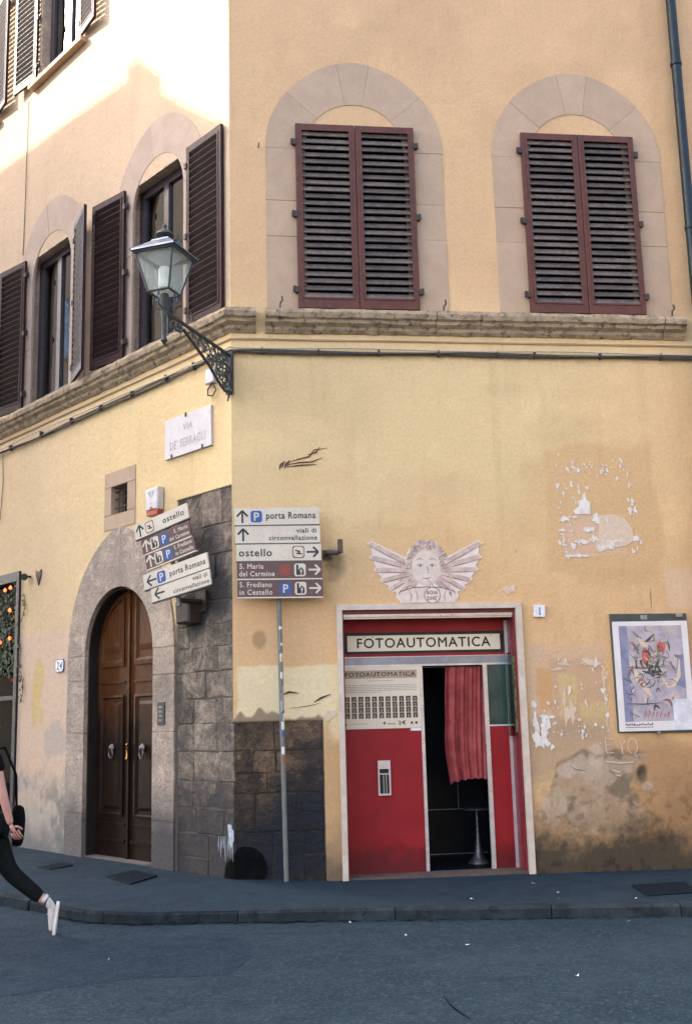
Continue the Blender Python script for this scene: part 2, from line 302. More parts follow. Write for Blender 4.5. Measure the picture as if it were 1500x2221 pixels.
# ------------------------------------------------------------------ mesh helpers
ROOT = {}
def root_loc(p):
    while p is not None and p.parent is not None: p = p.parent
    return ROOT.get(p.name, Vector((0, 0, 0))) if p is not None else Vector((0, 0, 0))
def tag(o, label=None, cat=None, group=None, kind=None):
    if label: o['label'] = label
    if cat: o['category'] = cat
    if group: o['group'] = group
    if kind: o['kind'] = kind
    return o
def thing(name, loc, label, cat, group=None):
    o = bpy.data.objects.new(name, None); COL.objects.link(o); o.location = loc; o.empty_display_size = 0.2
    ROOT[o.name] = Vector(loc)
    return tag(o, label, cat, group)
class MB:
    def __init__(s): s.v = []; s.f = []; s.m = []; s.cur = 0; s.parts = []
    def add(s, vs, fs):
        k = len(s.v); s.v += [Vector(p) for p in vs]; s.f += [[k+i for i in f] for f in fs]; s.m += [s.cur]*len(fs); s.parts.append((k, len(s.v), len(s.f)-len(fs), len(s.f))); return s
    def box(s, fr, u0, u1, z0, z1, o0, o1):
        P = [fr(u, z, o) for o in (o0, o1) for z in (z0, z1) for u in (u0, u1)]
        return s.add(P, [(0,1,3,2), (4,6,7,5), (0,4,5,1), (2,3,7,6), (0,2,6,4), (1,5,7,3)])
    def poly(s, pts, fr, o0, o1, cham=0.0):
        n = len(pts)
        P = [fr(u, z, o0) for u, z in pts] + [fr(u, z, o1-cham) for u, z in pts]
        F = [list(range(n))[::-1]] + [[i, (i+1) % n, n+(i+1) % n, n+i] for i in range(n)]
        if cham:
            cu = sum(p[0] for p in pts)/n; cz = sum(p[1] for p in pts)/n
            for u, z in pts:
                d = math.hypot(u-cu, z-cz) or 1; k = max(0, 1-cham*1.4/d)
                P.append(fr(cu+(u-cu)*k, cz+(z-cz)*k, o1))
            F += [[n+i, n+(i+1) % n, 2*n+(i+1) % n, 2*n+i] for i in range(n)] + [list(range(2*n, 3*n))]
        else: F.append(list(range(n, 2*n)))
        return s.add(P, F)
    def flat(s, pts, fr, o): return s.add([fr(u, z, o) for u, z in pts], [list(range(len(pts)))])
    def line(s, pts, wd, fr, o, taper=False):
        """a flat stroke of width wd along pts"""
        L = []; R = []; n = len(pts)
        for i, (u, z) in enumerate(pts):
            a = pts[max(0, i-1)]; b = pts[min(n-1, i+1)]; d = math.hypot(b[0]-a[0], b[1]-a[1]) or 1
            nx, nz = -(b[1]-a[1])/d, (b[0]-a[0])/d
            k = wd/2*(math.sin(math.pi*(i+0.3)/(n-0.4)) if taper else 1)
            L.append((u+nx*k, z+nz*k)); R.append((u-nx*k, z-nz*k))
        P = [fr(u, z, o) for u, z in L] + [fr(u, z, o) for u, z in R]
        return s.add(P, [[i, i+1, n+i+1, n+i] for i in range(n-1)])
    def tube(s, pts, r, n=8, caps=True):
        pts = [Vector(p) for p in pts]; rs = r if isinstance(r, (list, tuple)) else [r]*len(pts)
        rings = []; up = Vector((0, 0, 1)); pv = None
        for i, p in enumerate(pts):
            t = (pts[min(i+1, len(pts)-1)] - pts[max(i-1, 0)]).normalized()
            x = (pv - t*pv.dot(t)) if pv is not None else t.cross(up if abs(t.z) < 0.95 else Vector((1, 0, 0)))
            x.normalize(); pv = x; y = t.cross(x)
            rings.append([p + (x*math.cos(2*math.pi*j/n) + y*math.sin(2*math.pi*j/n))*rs[i] for j in range(n)])
        P = [q for g in rings for q in g]; F = []
        for i in range(len(pts)-1):
            for j in range(n): F.append([i*n+j, i*n+(j+1) % n, (i+1)*n+(j+1) % n, (i+1)*n+j])
        if caps: F += [list(range(n))[::-1], list(range((len(pts)-1)*n, len(pts)*n))]
        return s.add(P, F)
    def lathe(s, prof, c, n=20):
        c = Vector(c); P = []; F = []
        for r, z in prof: P += [c + Vector((r*math.cos(2*math.pi*j/n), r*math.sin(2*math.pi*j/n), z)) for j in range(n)]
        for i in range(len(prof)-1):
            for j in range(n): F.append([i*n+j, i*n+(j+1) % n, (i+1)*n+(j+1) % n, (i+1)*n+j])
        F += [list(range(n))[::-1], list(range((len(prof)-1)*n, len(prof)*n))]
        return s.add(P, F)
    def mesh(s, name, mats, off=Vector((0, 0, 0)), smooth=False):
        me = bpy.data.meshes.new(name); me.from_pydata([p-off for p in s.v], [], s.f)
        for m in (mats if isinstance(mats, (list, tuple)) else [mats]): me.materials.append(MAT[m] if isinstance(m, str) else m)
        if len(me.materials) > 1: me.polygons.foreach_set('material_index', s.m)
        bm = bmesh.new(); bm.from_mesh(me); bmesh.ops.recalc_face_normals(bm, faces=bm.faces); bm.to_mesh(me); bm.free()
        if smooth:
            me.polygons.foreach_set('use_smooth', [True]*len(me.polygons))
            try: me.set_sharp_from_angle(angle=rad(40))
            except Exception: pass
        me.update(); return me
    def build_each(s, name, mats, parent):
        """every primitive added becomes a piece of its own"""
        out = []
        for a, b, c, d in s.parts:
            q = MB(); q.v = s.v[a:b]; q.f = [[i-a for i in f] for f in s.f[c:d]]; q.m = s.m[c:d]; out.append(q.build(name, mats, parent))
        return out
    def build(s, name, mats, parent=None, smooth=False, loc=None):
        """one mesh object; loc gives a top-level object its own origin"""
        off = Vector(loc) if loc is not None else root_loc(parent)
        o = bpy.data.objects.new(name, s.mesh(name, mats, off, smooth)); COL.objects.link(o)
        if parent is not None: o.parent = parent
        else: o.location = off; ROOT[o.name] = off
        return o
def copy_at(src, parent, name, dv):
    o = src.copy(); o.name = name; COL.objects.link(o); o.parent = parent; o.location = src.location + Vector(dv); return o

# text outlines are made first, while the scene is still small
TXT = {}
def make_text(strings):
    obs = []
    for s in strings:
        cu = bpy.data.curves.new('text', 'FONT'); cu.body = s; cu.size = 1; cu.resolution_u = 3
        cu.space_character = 1.12
        o = bpy.data.objects.new('text', cu); COL.objects.link(o); obs.append((s, o, cu))
    dg = bpy.context.evaluated_depsgraph_get(); dg.update()
    for s, o, cu in obs:
        me = bpy.data.meshes.new_from_object(o.evaluated_get(dg))
        v = [(p.co.x, p.co.y) for p in me.vertices]; f = [list(p.vertices) for p in me.polygons]
        x0 = min(p[0] for p in v); x1 = max(p[0] for p in v)
        TXT[s] = ([((x-x0)/(x1-x0), y) for x, y in v], f)
        bpy.data.meshes.remove(me); bpy.data.objects.remove(o); bpy.data.curves.remove(cu)
make_text(['FOTOAUTOMATICA', 'porta Romana', 'viali di', 'circonvallazione', 'ostello', 'S. Maria', 'del Carmine', 'S. Frediano',
           'in Cestello', 'P', 'VIA', "DE' SERRAGLI", '24', '1', '4', 'foto', '2€', 'BOIA', "DHE'"])
def put_text(mb, s, fr, a0, a1, z0, h, o, slant=0.0):
    """text s from a0 to a1, baseline z0, capital height h"""
    v, f = TXT[s]; k = h/0.70
    b = h*0.022
    for i, (dx, dy) in enumerate(((-b, 0), (b, 0), (0, b), (0, -b))):
        mb.add([fr(a0 + x*(a1-a0) + slant*y*k + dx, z0 + y*k + dy, o + 0.00025*i) for x, y in v], f)
    return mb

# ------------------------------------------------------------------ numpy noise
def vnoise(x, y, seed):
    xi = np.floor(x).astype(np.int64); yi = np.floor(y).astype(np.int64); fx = x-xi; fy = y-yi
    fx = fx*fx*(3-2*fx); fy = fy*fy*(3-2*fy)
    def h(a, b):
        n = (a*374761393 + b*668265263 + seed*2246822519) & 0xffffffff
        n = ((n ^ (n >> 13))*1274126177) & 0xffffffff
        return ((n ^ (n >> 16)) & 0xffff)/65535.0
    return (h(xi, yi)*(1-fx)+h(xi+1, yi)*fx)*(1-fy) + (h(xi, yi+1)*(1-fx)+h(xi+1, yi+1)*fx)*fy
def fbm(x, y, s, seed, o=5, g=0.55):
    t = 0; a = 1; n = 0
    for i in range(o): t = t + a*vnoise(x*s*2**i, y*s*2**i, seed+i*17); n += a; a *= g
    return t/n
def ss(x, a, b):
    t = np.clip((x-a)/(b-a), 0, 1); return t*t*(3-2*t)
def bx(x, z, x0, x1, z0, z1, soft=0.03, wob=0.05, seed=1, fr=3.0):
    wx = x + (fbm(x, z, fr, seed)-0.5)*2*wob; wz = z + (fbm(x, z, fr, seed+50)-0.5)*2*wob
    return ss(wx, x0-soft, x0+soft)*(1-ss(wx, x1-soft, x1+soft))*ss(wz, z0-soft, z0+soft)*(1-ss(wz, z1-soft, z1+soft))
def blob(x, z, cx, cz, rx, rz, soft=0.3, wob=0.5, seed=1, fr=4.0):
    d = np.sqrt(((x-cx)/rx)**2 + ((z-cz)/rz)**2) + (fbm(x, z, fr, seed)-0.5)*2*wob
    return 1-ss(d, 1-soft, 1+soft)
YEL = np.array((0.73, 0.53, 0.27)); PEACH = np.array((0.625, 0.40, 0.212)); TAN = np.array((0.68, 0.415, 0.20))
OCH = np.array((0.56, 0.35, 0.165)); CREAM = np.array((0.75, 0.60, 0.35)); PINK = np.array((0.70, 0.505, 0.345))
GREY = np.array((0.24, 0.205, 0.165)); DIRT = np.array((0.115, 0.085, 0.055)); BROWN = np.array((0.27, 0.155, 0.07))
def lay(c, m, col, k=1.0):
    m = (np.clip(m, 0, 1)*k)[..., None]; return c*(1-m) + np.asarray(col)*m
def paint_right(x, z):
    c = np.ones(x.shape+(3,))*YEL
    n1 = fbm(x, z, 0.8, 3); n2 = fbm(x, z, 3.5, 9); n3 = fbm(x, z, 14, 21)
    c = lay(c, ss(z, 6.0, 6.6), PEACH, 0.9)
    c = lay(c, ss(z + (n1-0.5)*1.6, 8.5, 11), PEACH*np.array((0.98, 0.96, 0.98)))
    c = lay(c, 1-ss(z + (n1-0.5)*1.4 + (x-2.5)*0.0, 2.6, 4.3), TAN, 0.85)
    c = lay(c, ss(x + (n1-0.5)*1.5, 3.4, 5.2)*(1-ss(z, 5.3, 6.0)), TAN, 0.55)
    c = lay(c, ss(n1, 0.45, 0.7), c*0.93); c = lay(c, ss(n2, 0.55, 0.75), c*1.05, 0.7)
    c = lay(c, ss(fbm(x*3, z*0.35, 2.2, 77), 0.58, 0.8)*(z < 6), c*0.93, 0.8)                 # faint vertical runs
    for k in range(60):                                             # small mends and faint blotches
        r_ = np.random.RandomState(500+k); cx, cz = r_.uniform(0, 5.6), r_.uniform(1.5, 11); rx, rz = r_.uniform(.05, .45), r_.uniform(.04, .3)
        c = lay(c, blob(x, z, cx, cz, rx, rz, 0.35, 0.5, 300+k, 3), c*r_.choice([0.93, 0.95, 1.05, 1.07]), 0.7)
    # big darker repaint round the torn bill, upper right
    c = lay(c, bx(x, z, 3.58, 4.92, 3.12, 4.66, 0.05, 0.13, 31, 2.2), OCH*1.06, 0.62)
    c = lay(c, bx(x, z, 3.30, 3.66, 3.55, 4.45, 0.07, 0.12, 33, 2.2), OCH*1.1, 0.4)
    c = lay(c, bx(x, z, 3.9, 4.85, 3.02, 3.2, 0.05, 0.06, 35), OCH*1.02, 0.4)
    c = lay(c, bx(x, z, 4.95, 5.5, 2.75, 3.2, 0.05, 0.05, 37), PINK, 0.5)
    c = lay(c, bx(x, z, 3.76, 4.50, 3.38, 3.85, 0.02, 0.03, 41), np.array((0.66, 0.44, 0.29)), 0.75)
    c = lay(c, bx(x, z, 1.75, 2.6, 3.85, 4.35, 0.06, 0.1, 43), np.array((0.64, 0.40, 0.22)), 0.22)
    c = lay(c, blob(x, z, 2.15, 3.25, 0.85, 0.55, 0.25, 0.3, 44), OCH*1.12, 0.35)
    c = lay(c, bx(x, z, 0.55, 1.35, 4.15, 4.4, 0.1, 0.1, 45), OCH*1.2, 0.25)
    # lower right: worn bills, orange and greyed plaster
    c = lay(c, bx(x, z, 3.25, 4.15, 1.35, 2.35, 0.05, 0.06, 51), np.array((0.58, 0.40, 0.26)), 0.6)
    c = lay(c, bx(x, z, 3.52, 4.14, 1.42, 2.2, 0.02, 0.04, 53, 6), np.array((0.54, 0.34, 0.19)), 0.75)
    c = lay(c, bx(x, z, 3.60, 3.80, 1.55, 2.05, 0.02, 0.05, 55, 7), np.array((0.62, 0.44, 0.19)), 0.75)
    c = lay(c, bx(x, z, 3.36, 3.52, 1.65, 2.1, 0.02, 0.03, 56, 7), np.array((0.58, 0.32, 0.13)), 0.8)
    c = lay(c, bx(x, z, 3.84, 4.14, 1.42, 1.72, 0.02, 0.05, 57, 8), np.array((0.60, 0.43, 0.19)), 0.75)
    c = lay(c, bx(x, z, 4.0, 8, -1, 1.30, 0.2, 0.2, 59, 1.5), np.array((0.39, 0.215, 0.095)), 0.8)
    c = lay(c, bx(x, z, 3.2, 4.15, 0.95, 1.55, 0.12, 0.15, 60, 2.5), np.array((0.36, 0.25, 0.16)), 0.6)
    pl = bx(x, z, 3.45, 4.42, 0.28, 1.12, 0.05, 0.20, 61, 2.6)
    c = lay(c, pl, np.array((0.40, 0.29, 0.185)), 0.8)
    c = lay(c, pl*ss(fbm(x, z, 5, 62), 0.52, 0.62), np.array((0.17, 0.13, 0.085)), 0.75)
    c = lay(c, pl*ss(fbm(x, z, 4, 68), 0.55, 0.66), np.array((0.50, 0.38, 0.26)), 0.7)
    for (cx, cz, rx, rz) in ((3.99, 1.13, 0.08, 0.14), (3.42, 0.55, 0.10, 0.2), (3.66, 1.0, 0.12, 0.08), (4.55, 0.80, 0.06, 0.05), (3.58, 0.62, 0.05, 0.09)):
        c = lay(c, blob(x, z, cx, cz, rx, rz, 0.12, 0.3, 63, 9), np.array((0.56, 0.42, 0.30)), 0.75)
    low = 1-ss(z + (n2-0.5)*0.9 + (n1-0.5)*0.5, 0.15, 0.95)
    c = lay(c, low*(x > 3.1), BROWN, 0.75)
    low_dark = 1-ss(z + (fbm(x, z, 2.2, 64, 7, .65)-0.5)*0.85 + (n3-0.5)*0.35, 0.0, 0.36)  # ragged band, darker towards the base of the wall
    c = lay(c, low_dark*(x > 3.1), np.array((0.055, 0.045, 0.03)), 0.92)
    c = lay(c, ss(n3, 0.56, 0.68)*(1-ss(z, 0.2, 1.3)), c*0.55, 0.8)
    c = lay(c, blob(x, z, 4.50, 0.935, 0.06, 0.10, 0.3, 0.2, 65, 9), np.array((0.10, 0.08, 0.05)), 0.9)
    # left strip: cream repaint, ragged plaster over the stones
    c = lay(c, bx(x, z, 0.0, 0.96, 2.18, 3.3, 0.2, 0.15, 70), np.array((0.60, 0.38, 0.20)), 0.5)
    zt = 2.19 + (fbm(x, x*0, 6, 71)-0.5)*0.06
    cr = (1-ss(z-zt, -0.012, 0.012))*(x < 1.15)*ss(x + (n3-0.5)*0.05, 0.03, 0.06)
    c = lay(c, cr, CREAM*(0.94+0.12*n2[..., None]))
    zb = 1.64 + 0.10*np.exp(-((x-0.27)/0.07)**2) + 0.06*np.exp(-((x-0.08)/0.05)**2) + 0.05*np.exp(-((x-0.42)/0.1)**2) + (fbm(x, x*0, 14, 72)-0.5)*0.09
    c = lay(c, (1-ss(z-zb, -0.012, 0.012))*(x < 0.97), np.array((0.30, 0.215, 0.135)))
    c = lay(c, (z < 1.605)*(x < 0.968)*1.0, np.array((0.055, 0.042, 0.03)))
    c = lay(c, (x >= 0.97)*(x < 1.2)*(1-ss(z+(n2-0.5)*0.5, 1.35, 1.7)), OCH*0.95)
    c = lay(c, (x >= 0.97)*(x < 1.2)*(1-ss(z+(n2-0.5)*0.9, -0.05, 0.75)), np.array((0.14, 0.10, 0.065)), 0.9)
    c = lay(c, blob(x, z, 0.29, 2.48, 0.075, 0.10, 0.3, 0.2, 73, 8), np.array((0.30, 0.19, 0.085)), 0.65)
    c = lay(c, blob(x, z, 1.12, 3.33, 0.10, 0.17, 0.6, 0.5, 74, 8), np.array((0.12, 0.09, 0.06)), 0.7)
    c = lay(c, bx(x, z, 5.2, 5.55, -1, 14, 0.1, 0.05, 75), c*0.88, 0.7)
    # darker bands under the stone ledge and cable
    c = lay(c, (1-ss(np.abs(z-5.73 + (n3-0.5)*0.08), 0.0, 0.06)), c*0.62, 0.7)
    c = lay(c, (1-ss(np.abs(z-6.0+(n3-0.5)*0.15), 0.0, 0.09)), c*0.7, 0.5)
    return c
def off_right(x, z):
    o = (fbm(x, z, 1.2, 81)-0.5)*0.008
    o = o - 0.035*np.exp(-(((x-4.505)/0.05)**2 + ((z-0.93)/0.06)**2))
    pl = bx(x, z, 3.45, 4.42, 0.28, 1.12, 0.02, 0.20, 61, 2.6); o = o - 0.012*pl
    o = np.where((x < 0.97) & (z < 1.60), -0.020, o)
    return o
def paint_left(u, z):
    c = np.ones(u.shape+(3,))*YEL
    n1 = fbm(u, z, 0.8, 103); n2 = fbm(u, z, 3.5, 109); n3 = fbm(u, z, 14, 121)
    c = lay(c, ss(z, 6.0, 6.6), PINK*np.array((0.72, 0.725, 0.71)), 0.95)
    c = lay(c, ss(u + (n1-0.5)*2, 2.0, 4.5)*(1-ss(z, 5.8, 6.2)), PINK*np.array((1.02, 1.0, 0.9)), 0.55)
    c = lay(c, ss(n1, 0.45, 0.7), c*0.94); c = lay(c, ss(n2, 0.55, 0.75), c*1.05, 0.6)
    c = lay(c, (1-ss(z+(n2-0.5)*0.05, 2.88, 2.91))*(u > 3.5), PINK*np.array((1.0, 0.98, 0.98)), 0.95)
    for (cx, cz, rx, rz) in ((4.55, 2.25, 0.16, 0.28), (4.62, 1.9, 0.12, 0.3), (4.45, 1.75, 0.08, 0.14)):
        c = lay(c, blob(u, z, cx, cz, rx, rz, 0.2, 0.4, 130, 6), np.array((0.66, 0.46, 0.16)), 0.7)
    c = lay(c, blob(u, z, 4.05, 1.45, 0.3, 0.25, 0.2, 0.4, 131, 5), np.array((0.44, 0.38, 0.31)), 0.6)
    g = 1-ss(z+(n2-0.5)*1.0, 0.55, 1.1)
    c = lay(c, g, np.array((0.40, 0.36, 0.29)), 0.75)
    c = lay(c, g*ss(fbm(u, z, 4, 132), 0.5, 0.62), np.array((0.24, 0.22, 0.175)), 0.8)
    c = lay(c, (1-ss(z+(n2-0.5)*0.6, 0.0, 0.5)), np.array((0.15, 0.15, 0.14)), 0.8)
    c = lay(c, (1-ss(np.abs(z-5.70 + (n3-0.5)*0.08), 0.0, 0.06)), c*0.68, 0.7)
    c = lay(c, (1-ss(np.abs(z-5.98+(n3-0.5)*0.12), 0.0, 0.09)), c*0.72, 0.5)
    c = lay(c, ((u < 1.095) & (z < 4.21))*1.0, np.array((0.10, 0.088, 0.072)))
    c = lay(c, (u >= 1.095)*(u < 1.2)*(1-ss(z + (n2-0.5)*1.5, 2.2, 3.0)), np.array((0.06, 0.055, 0.05)), 0.95)
    c = lay(c, blob(u, z, 0.2, 5.45, 0.14, 0.3, 0.5, 0.4, 133, 5), c*0.8, 0.6)
    return c
def off_left(u, z):
    o = (fbm(u, z, 1.2, 181)-0.5)*0.008
    return np.where((u < 1.09) & (z < 4.20), -0.021, o)

def grid_wall(name, fr_np, u0, u1, z0, z1, st, paint, offf, holes, parent):
    us = np.arange(u0, u1+st/2, st); zs = np.arange(z0, z1+st/2, st); nu, nz = len(us), len(zs)
    Ug, Zg = np.meshgrid(us, zs); O = offf(Ug, Zg)
    O = np.where(Ug < st*0.5, np.where(O < -0.015, O, 0.0), O)
    P = fr_np(Ug, Zg, O).reshape(-1, 3)
    col = np.clip(paint(Ug, Zg), 0.003, 0.9).reshape(-1, 3)
    cu = (us[:-1]+us[1:])/2; cz = (zs[:-1]+zs[1:])/2; CU, CZ = np.meshgrid(cu, cz)
    keep = ~holes(CU, CZ)
    i, j = np.nonzero(keep); a = i*nu + j
    F = np.stack([a, a+1, a+nu+1, a+nu], 1).astype(np.int32)
    me = bpy.data.meshes.new(name); me.vertices.add(len(P)); me.vertices.foreach_set('co', P.astype(np.float32).ravel())
    me.loops.add(F.size); me.loops.foreach_set('vertex_index', F.ravel())
    me.polygons.add(len(F)); me.polygons.foreach_set('loop_start', np.arange(0, F.size, 4, dtype=np.int32))
    me.polygons.foreach_set('use_smooth', np.ones(len(F), bool))
    at = me.color_attributes.new('Col', 'FLOAT_COLOR', 'POINT')
    at.data.foreach_set('color', np.concatenate([col, np.ones((len(col), 1))], 1).astype(np.float32).ravel())
    me.materials.append(MW); me.update(calc_edges=True); me.validate()
    o = bpy.data.objects.new(name, me); COL.objects.link(o); o.parent = parent; return o
def rf_np(u, z, o): return np.stack([u, -o, z], -1)
def lf_np(u, z, o): return np.stack([U.x*u + N.x*o, U.y*u + N.y*o, z], -1)

# ------------------------------------------------------------------ road and pavement
def kerb_line():
    L = []
    for u in (9, 7, 5.5, 4.2, 3.2, 2.4): L.append((LF(u, 0, 1.92), LF(u, 0, 0)))
    pts = [(-1.67, -0.81), (-1.50, -1.03), (-1.32, -1.20), (-1.10, -1.33), (-0.89, -1.42), (-0.62, -1.47), (-0.36, -1.50), (0.0, -1.57), (0.34, -1.64), (0.7, -1.70)]
    wl = [LF(u, 0) for u in (1.7, 1.2, 0.8, 0.5, 0.25)] + [Vector((x, 0, 0)) for x in (0.0, 0.12, 0.3, 0.55, 0.85)]
    for p, q in zip(pts, wl): L.append((Vector((*p, 0)), q))
    for x, y in ((1.04, -1.77), (1.96, -1.98), (2.95, -2.17), (3.94, -2.36), (5, -2.55), (7, -2.9), (9, -3.2)): L.append((Vector((x, y, 0)), Vector((x, 0, 0))))
    return L
KL = kerb_line()
def zwall(q):
    if q.x > 0 and abs(q.y) < 1e-6: return float(np.interp(q.x, [0, 0.6, 1.15, 3.2, 5, 9], [0, -0.035, -0.068, -0.076, -0.10, -0.13]))
    return 0.0
ZK, ZR = -0.062, -0.155
road = MB()
g = [(-40, -40), (40, -40), (40, 40), (-40, 40)]
road.add([Vector((x, y, ZR)) for x, y in g], [(0, 1, 2, 3)])
road = tag(road.build('road', 'asphalt', loc=(0, 0, 0)), kind='structure')
pt = MB()
pts = [(-2.2, -1.86), (-1.5, -1.98), (-0.54, -2.10), (-0.1, -2.2), (0.08, -2.45), (0.10, -2.8), (0.05, -3.2), (-0.1, -3.65), (-0.4, -3.68), (-0.78, -3.6), (-1.2, -3.72), (-1.7, -3.95), (-2.6, -4.2), (-3.5, -3.6), (-3.2, -2.4)]
pt.flat([(x+random.uniform(-.03, .03), y+random.uniform(-.03, .03)) for x, y in pts], lambda a, b, o: Vector((a, b, o)), ZR+0.002)
pt.build('asphalt_repair', 'asphalt2', road)
pv = MB(); rows = 10; P = []
kk = len(KL)
for k, q in KL:
    inn = (q-k).normalized()
    for i in range(rows+1):
        t = i/rows; p = k.lerp(q + inn*0.35, t); z = ZK + (zwall(q)-ZK)*min(1, t*(1+0.35/(q-k).length))
        z += 0.008*math.sin(p.x*3.1+p.y*1.7)*math.sin(t*math.pi)
        P.append(Vector((p.x, p.y, z)))
F = [[i*(rows+1)+j, (i+1)*(rows+1)+j, (i+1)*(rows+1)+j+1, i*(rows+1)+j+1] for i in range(kk-1) for j in range(rows)]
pv.add(P, F)
pave = tag(pv.build('pavement', 'pave', smooth=True, loc=(0, 0, 0)), kind='structure')
cr = random.Random(77)
def crack(pts, zf, par, wd=0.012):
    mb = MB(); q = []
    for (a, b) in zip(pts[:-1], pts[1:]):
        for i in range(7): t = i/7; q.append((a[0]+(b[0]-a[0])*t+cr.gauss(0, .018), a[1]+(b[1]-a[1])*t+cr.gauss(0, .018)))
    mb.line(q, wd, lambda a, b, o: Vector((a, b, zf(a, b)+o)), 0.006, True); tag(mb.build('crack', 'crackblack', par), kind='stuff')
# kerb stones along the edge, each a piece of its own
path = [k for k, q in KL]; fine = []
for a, b in zip(path[:-1], path[1:]):
    n_ = max(2, int((b-a).length/0.11))
    fine += [a.lerp(b, i/n_) for i in range(n_)]
fine.append(path[-1])
def kerb_piece(pp):
    mb = MB(); n = len(pp); P = []
    j0, j1 = random.uniform(-.006, .006), random.uniform(-.006, .006)
    for i, p in enumerate(pp):
        t = (pp[min(n-1, i+1)]-pp[max(0, i-1)]).normalized(); out = Vector((t.y, -t.x, 0))
        z = ZK + 0.006 + j0 + (j1-j0)*i/(n-1)
        rag = random.uniform(-.008, .008)
        for d, zz in ((-0.15, z-0.004), (-0.01, z), (0.018+rag, z-0.022), (0.026+rag, -0.22)): P.append(p + out*d + Vector((0, 0, zz)))
    F = [[i*4+j, (i+1)*4+j, (i+1)*4+j+1, i*4+j+1] for i in range(n-1) for j in range(3)] + [[0, 1, 2, 3], [(n-1)*4+j for j in (3, 2, 1, 0)]]
    mb.add(P, F); mb.build('kerb_stone', 'kerb', pave)
i = 0
while i < len(fine)-3:
    L = random.choice((8, 10, 12)); seg = [p.copy() for p in fine[i:i+L+1]]
    if len(seg) > 2:
        d = (seg[1]-seg[0]).normalized()*0.004; seg[0] += d; seg[-1] -= (seg[-1]-seg[-2]).normalized()*0.004
        kerb_piece(seg)
    i += L
def pz(x, y):
    best = None
    for k, q in KL:
        ab = q-k; t = max(0, min(1, (Vector((x, y, 0))-k).dot(ab)/ab.length_squared)); d = (k+ab*t-Vector((x, y, 0))).length
        if best is None or d < best[0]: best = (d, ZK+(zwall(q)-ZK)*t)
    return best[1]
for pts in ([(-0.6, -2.0), (0.4, -2.25), (1.5, -2.4)], [(2.4, -2.35), (3.6, -2.7)]): crack(pts, lambda a, b: ZR, road, cr.uniform(.004, .007))
for pts in ([(2.2, -1.0), (3.3, -0.95)], [(-1.6, 0.2), (-1.0, -0.5)]): crack(pts, pz, pave, cr.uniform(.004, .007))
# grime gathered in the gutter against the kerb
gm = MB(); gr_ = random.Random(9)
for k in range(520):
    t = gr_.uniform(5, len(KL)-4); a = KL[int(t)][0].lerp(KL[int(t)+1][0], t-int(t)); o_ = (a-KL[int(t)][1]).normalized()*(0.04+abs(gr_.gauss(0, .035))); s_ = gr_.uniform(.006, .03)
    q = [(a.x+o_.x+s_*1.6*gr_.uniform(.5, 1)*math.cos(h), a.y+o_.y+s_*.6*gr_.uniform(.5, 1)*math.sin(h)) for h in [i*1.047 for i in range(6)]]
    gm.flat(q, lambda a, b, o: Vector((a, b, o)), ZR+.004+.00001*k)
tag(gm.build('gutter_grime', 'crackblack', road), kind='stuff')
def cover(pts, ribs):
    mb = MB(); zc = sum(pz(x, y) for x, y in pts)/4
    fr = lambda a, b, o: Vector((a, b, pz(a, b)+o))
    mb.poly(pts, fr, -0.02, 0.012)
    A, B, C_, D = [Vector((*p, 0)) for p in pts]
    for k in range(1, ribs):
        t = k/ribs; p = A.lerp(B, t); q = D.lerp(C_, t)
        mb.line([(p.x, p.y), (q.x, q.y)], 0.012, fr, 0.018); p = A.lerp(D, t); q = B.lerp(C_, t); mb.line([(p.x, p.y), (q.x, q.y)], 0.012, fr, 0.018)
    mb.build('access_cover', 'cover', pave)
cover([(3.86, -1.12), (4.44, -1.07), (4.24, -1.75), (3.74, -1.82)], 6)
cover([(-1.38, 0.77), (-1.1, 1.10), (-0.82, 0.59), (-1.08, 0.12)], 5)
cover([(-2.29, 1.90), (-2.0, 2.15), (-1.86, 1.86), (-2.10, 1.58)], 4)

# ------------------------------------------------------------------ the corner house
house = thing('corner_house', (0, 0, 0), 'ochre plastered corner house with brown shutters, stone ledge and arched wooden door', 'house')
WIN_R = [(1.49, 'r'), (4.24, 'r')]
def in_door(u, z): return ((np.abs(u-2.40) < 0.86) & (z < 2.5)) | (((u-2.40)**2 + (z-2.5)**2 < 0.86**2) & (z >= 2.5))
def holes_r(x, z):
    h = (x > 1.18) & (x < 3.18) & (z < 2.80)
    for cx in (1.49, 4.24): h |= (np.abs(x-cx) < 0.66) & (z > 6.32) & (z < 8.54)
    return h
def holes_l(u, z):
    h = in_door(u, z) | ((u > 2.21) & (u < 2.63) & (z > 4.26) & (z < 4.63))
    h |= ((u > 0.91) & (u < 2.23) & (z > 6.30) & (z < 8.61)) | ((u > 3.80) & (u < 5.13) & (z > 6.30) & (z < 8.60))
    h |= (u > 5.17) & (u < 7.6) & (z < 3.83)
    for d in (0, 2.9): h |= (u > 3.66+d) & (u < 4.98+d) & (z > 11.55) & (z < 13.7)
    return h
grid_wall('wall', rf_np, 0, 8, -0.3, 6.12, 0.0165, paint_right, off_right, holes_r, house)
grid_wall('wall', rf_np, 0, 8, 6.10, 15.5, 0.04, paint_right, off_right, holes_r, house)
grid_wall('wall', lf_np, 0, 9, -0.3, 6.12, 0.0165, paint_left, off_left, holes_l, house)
grid_wall('wall', lf_np, 0, 9, 6.10, 15.5, 0.033, paint_left, off_left, holes_l, house)
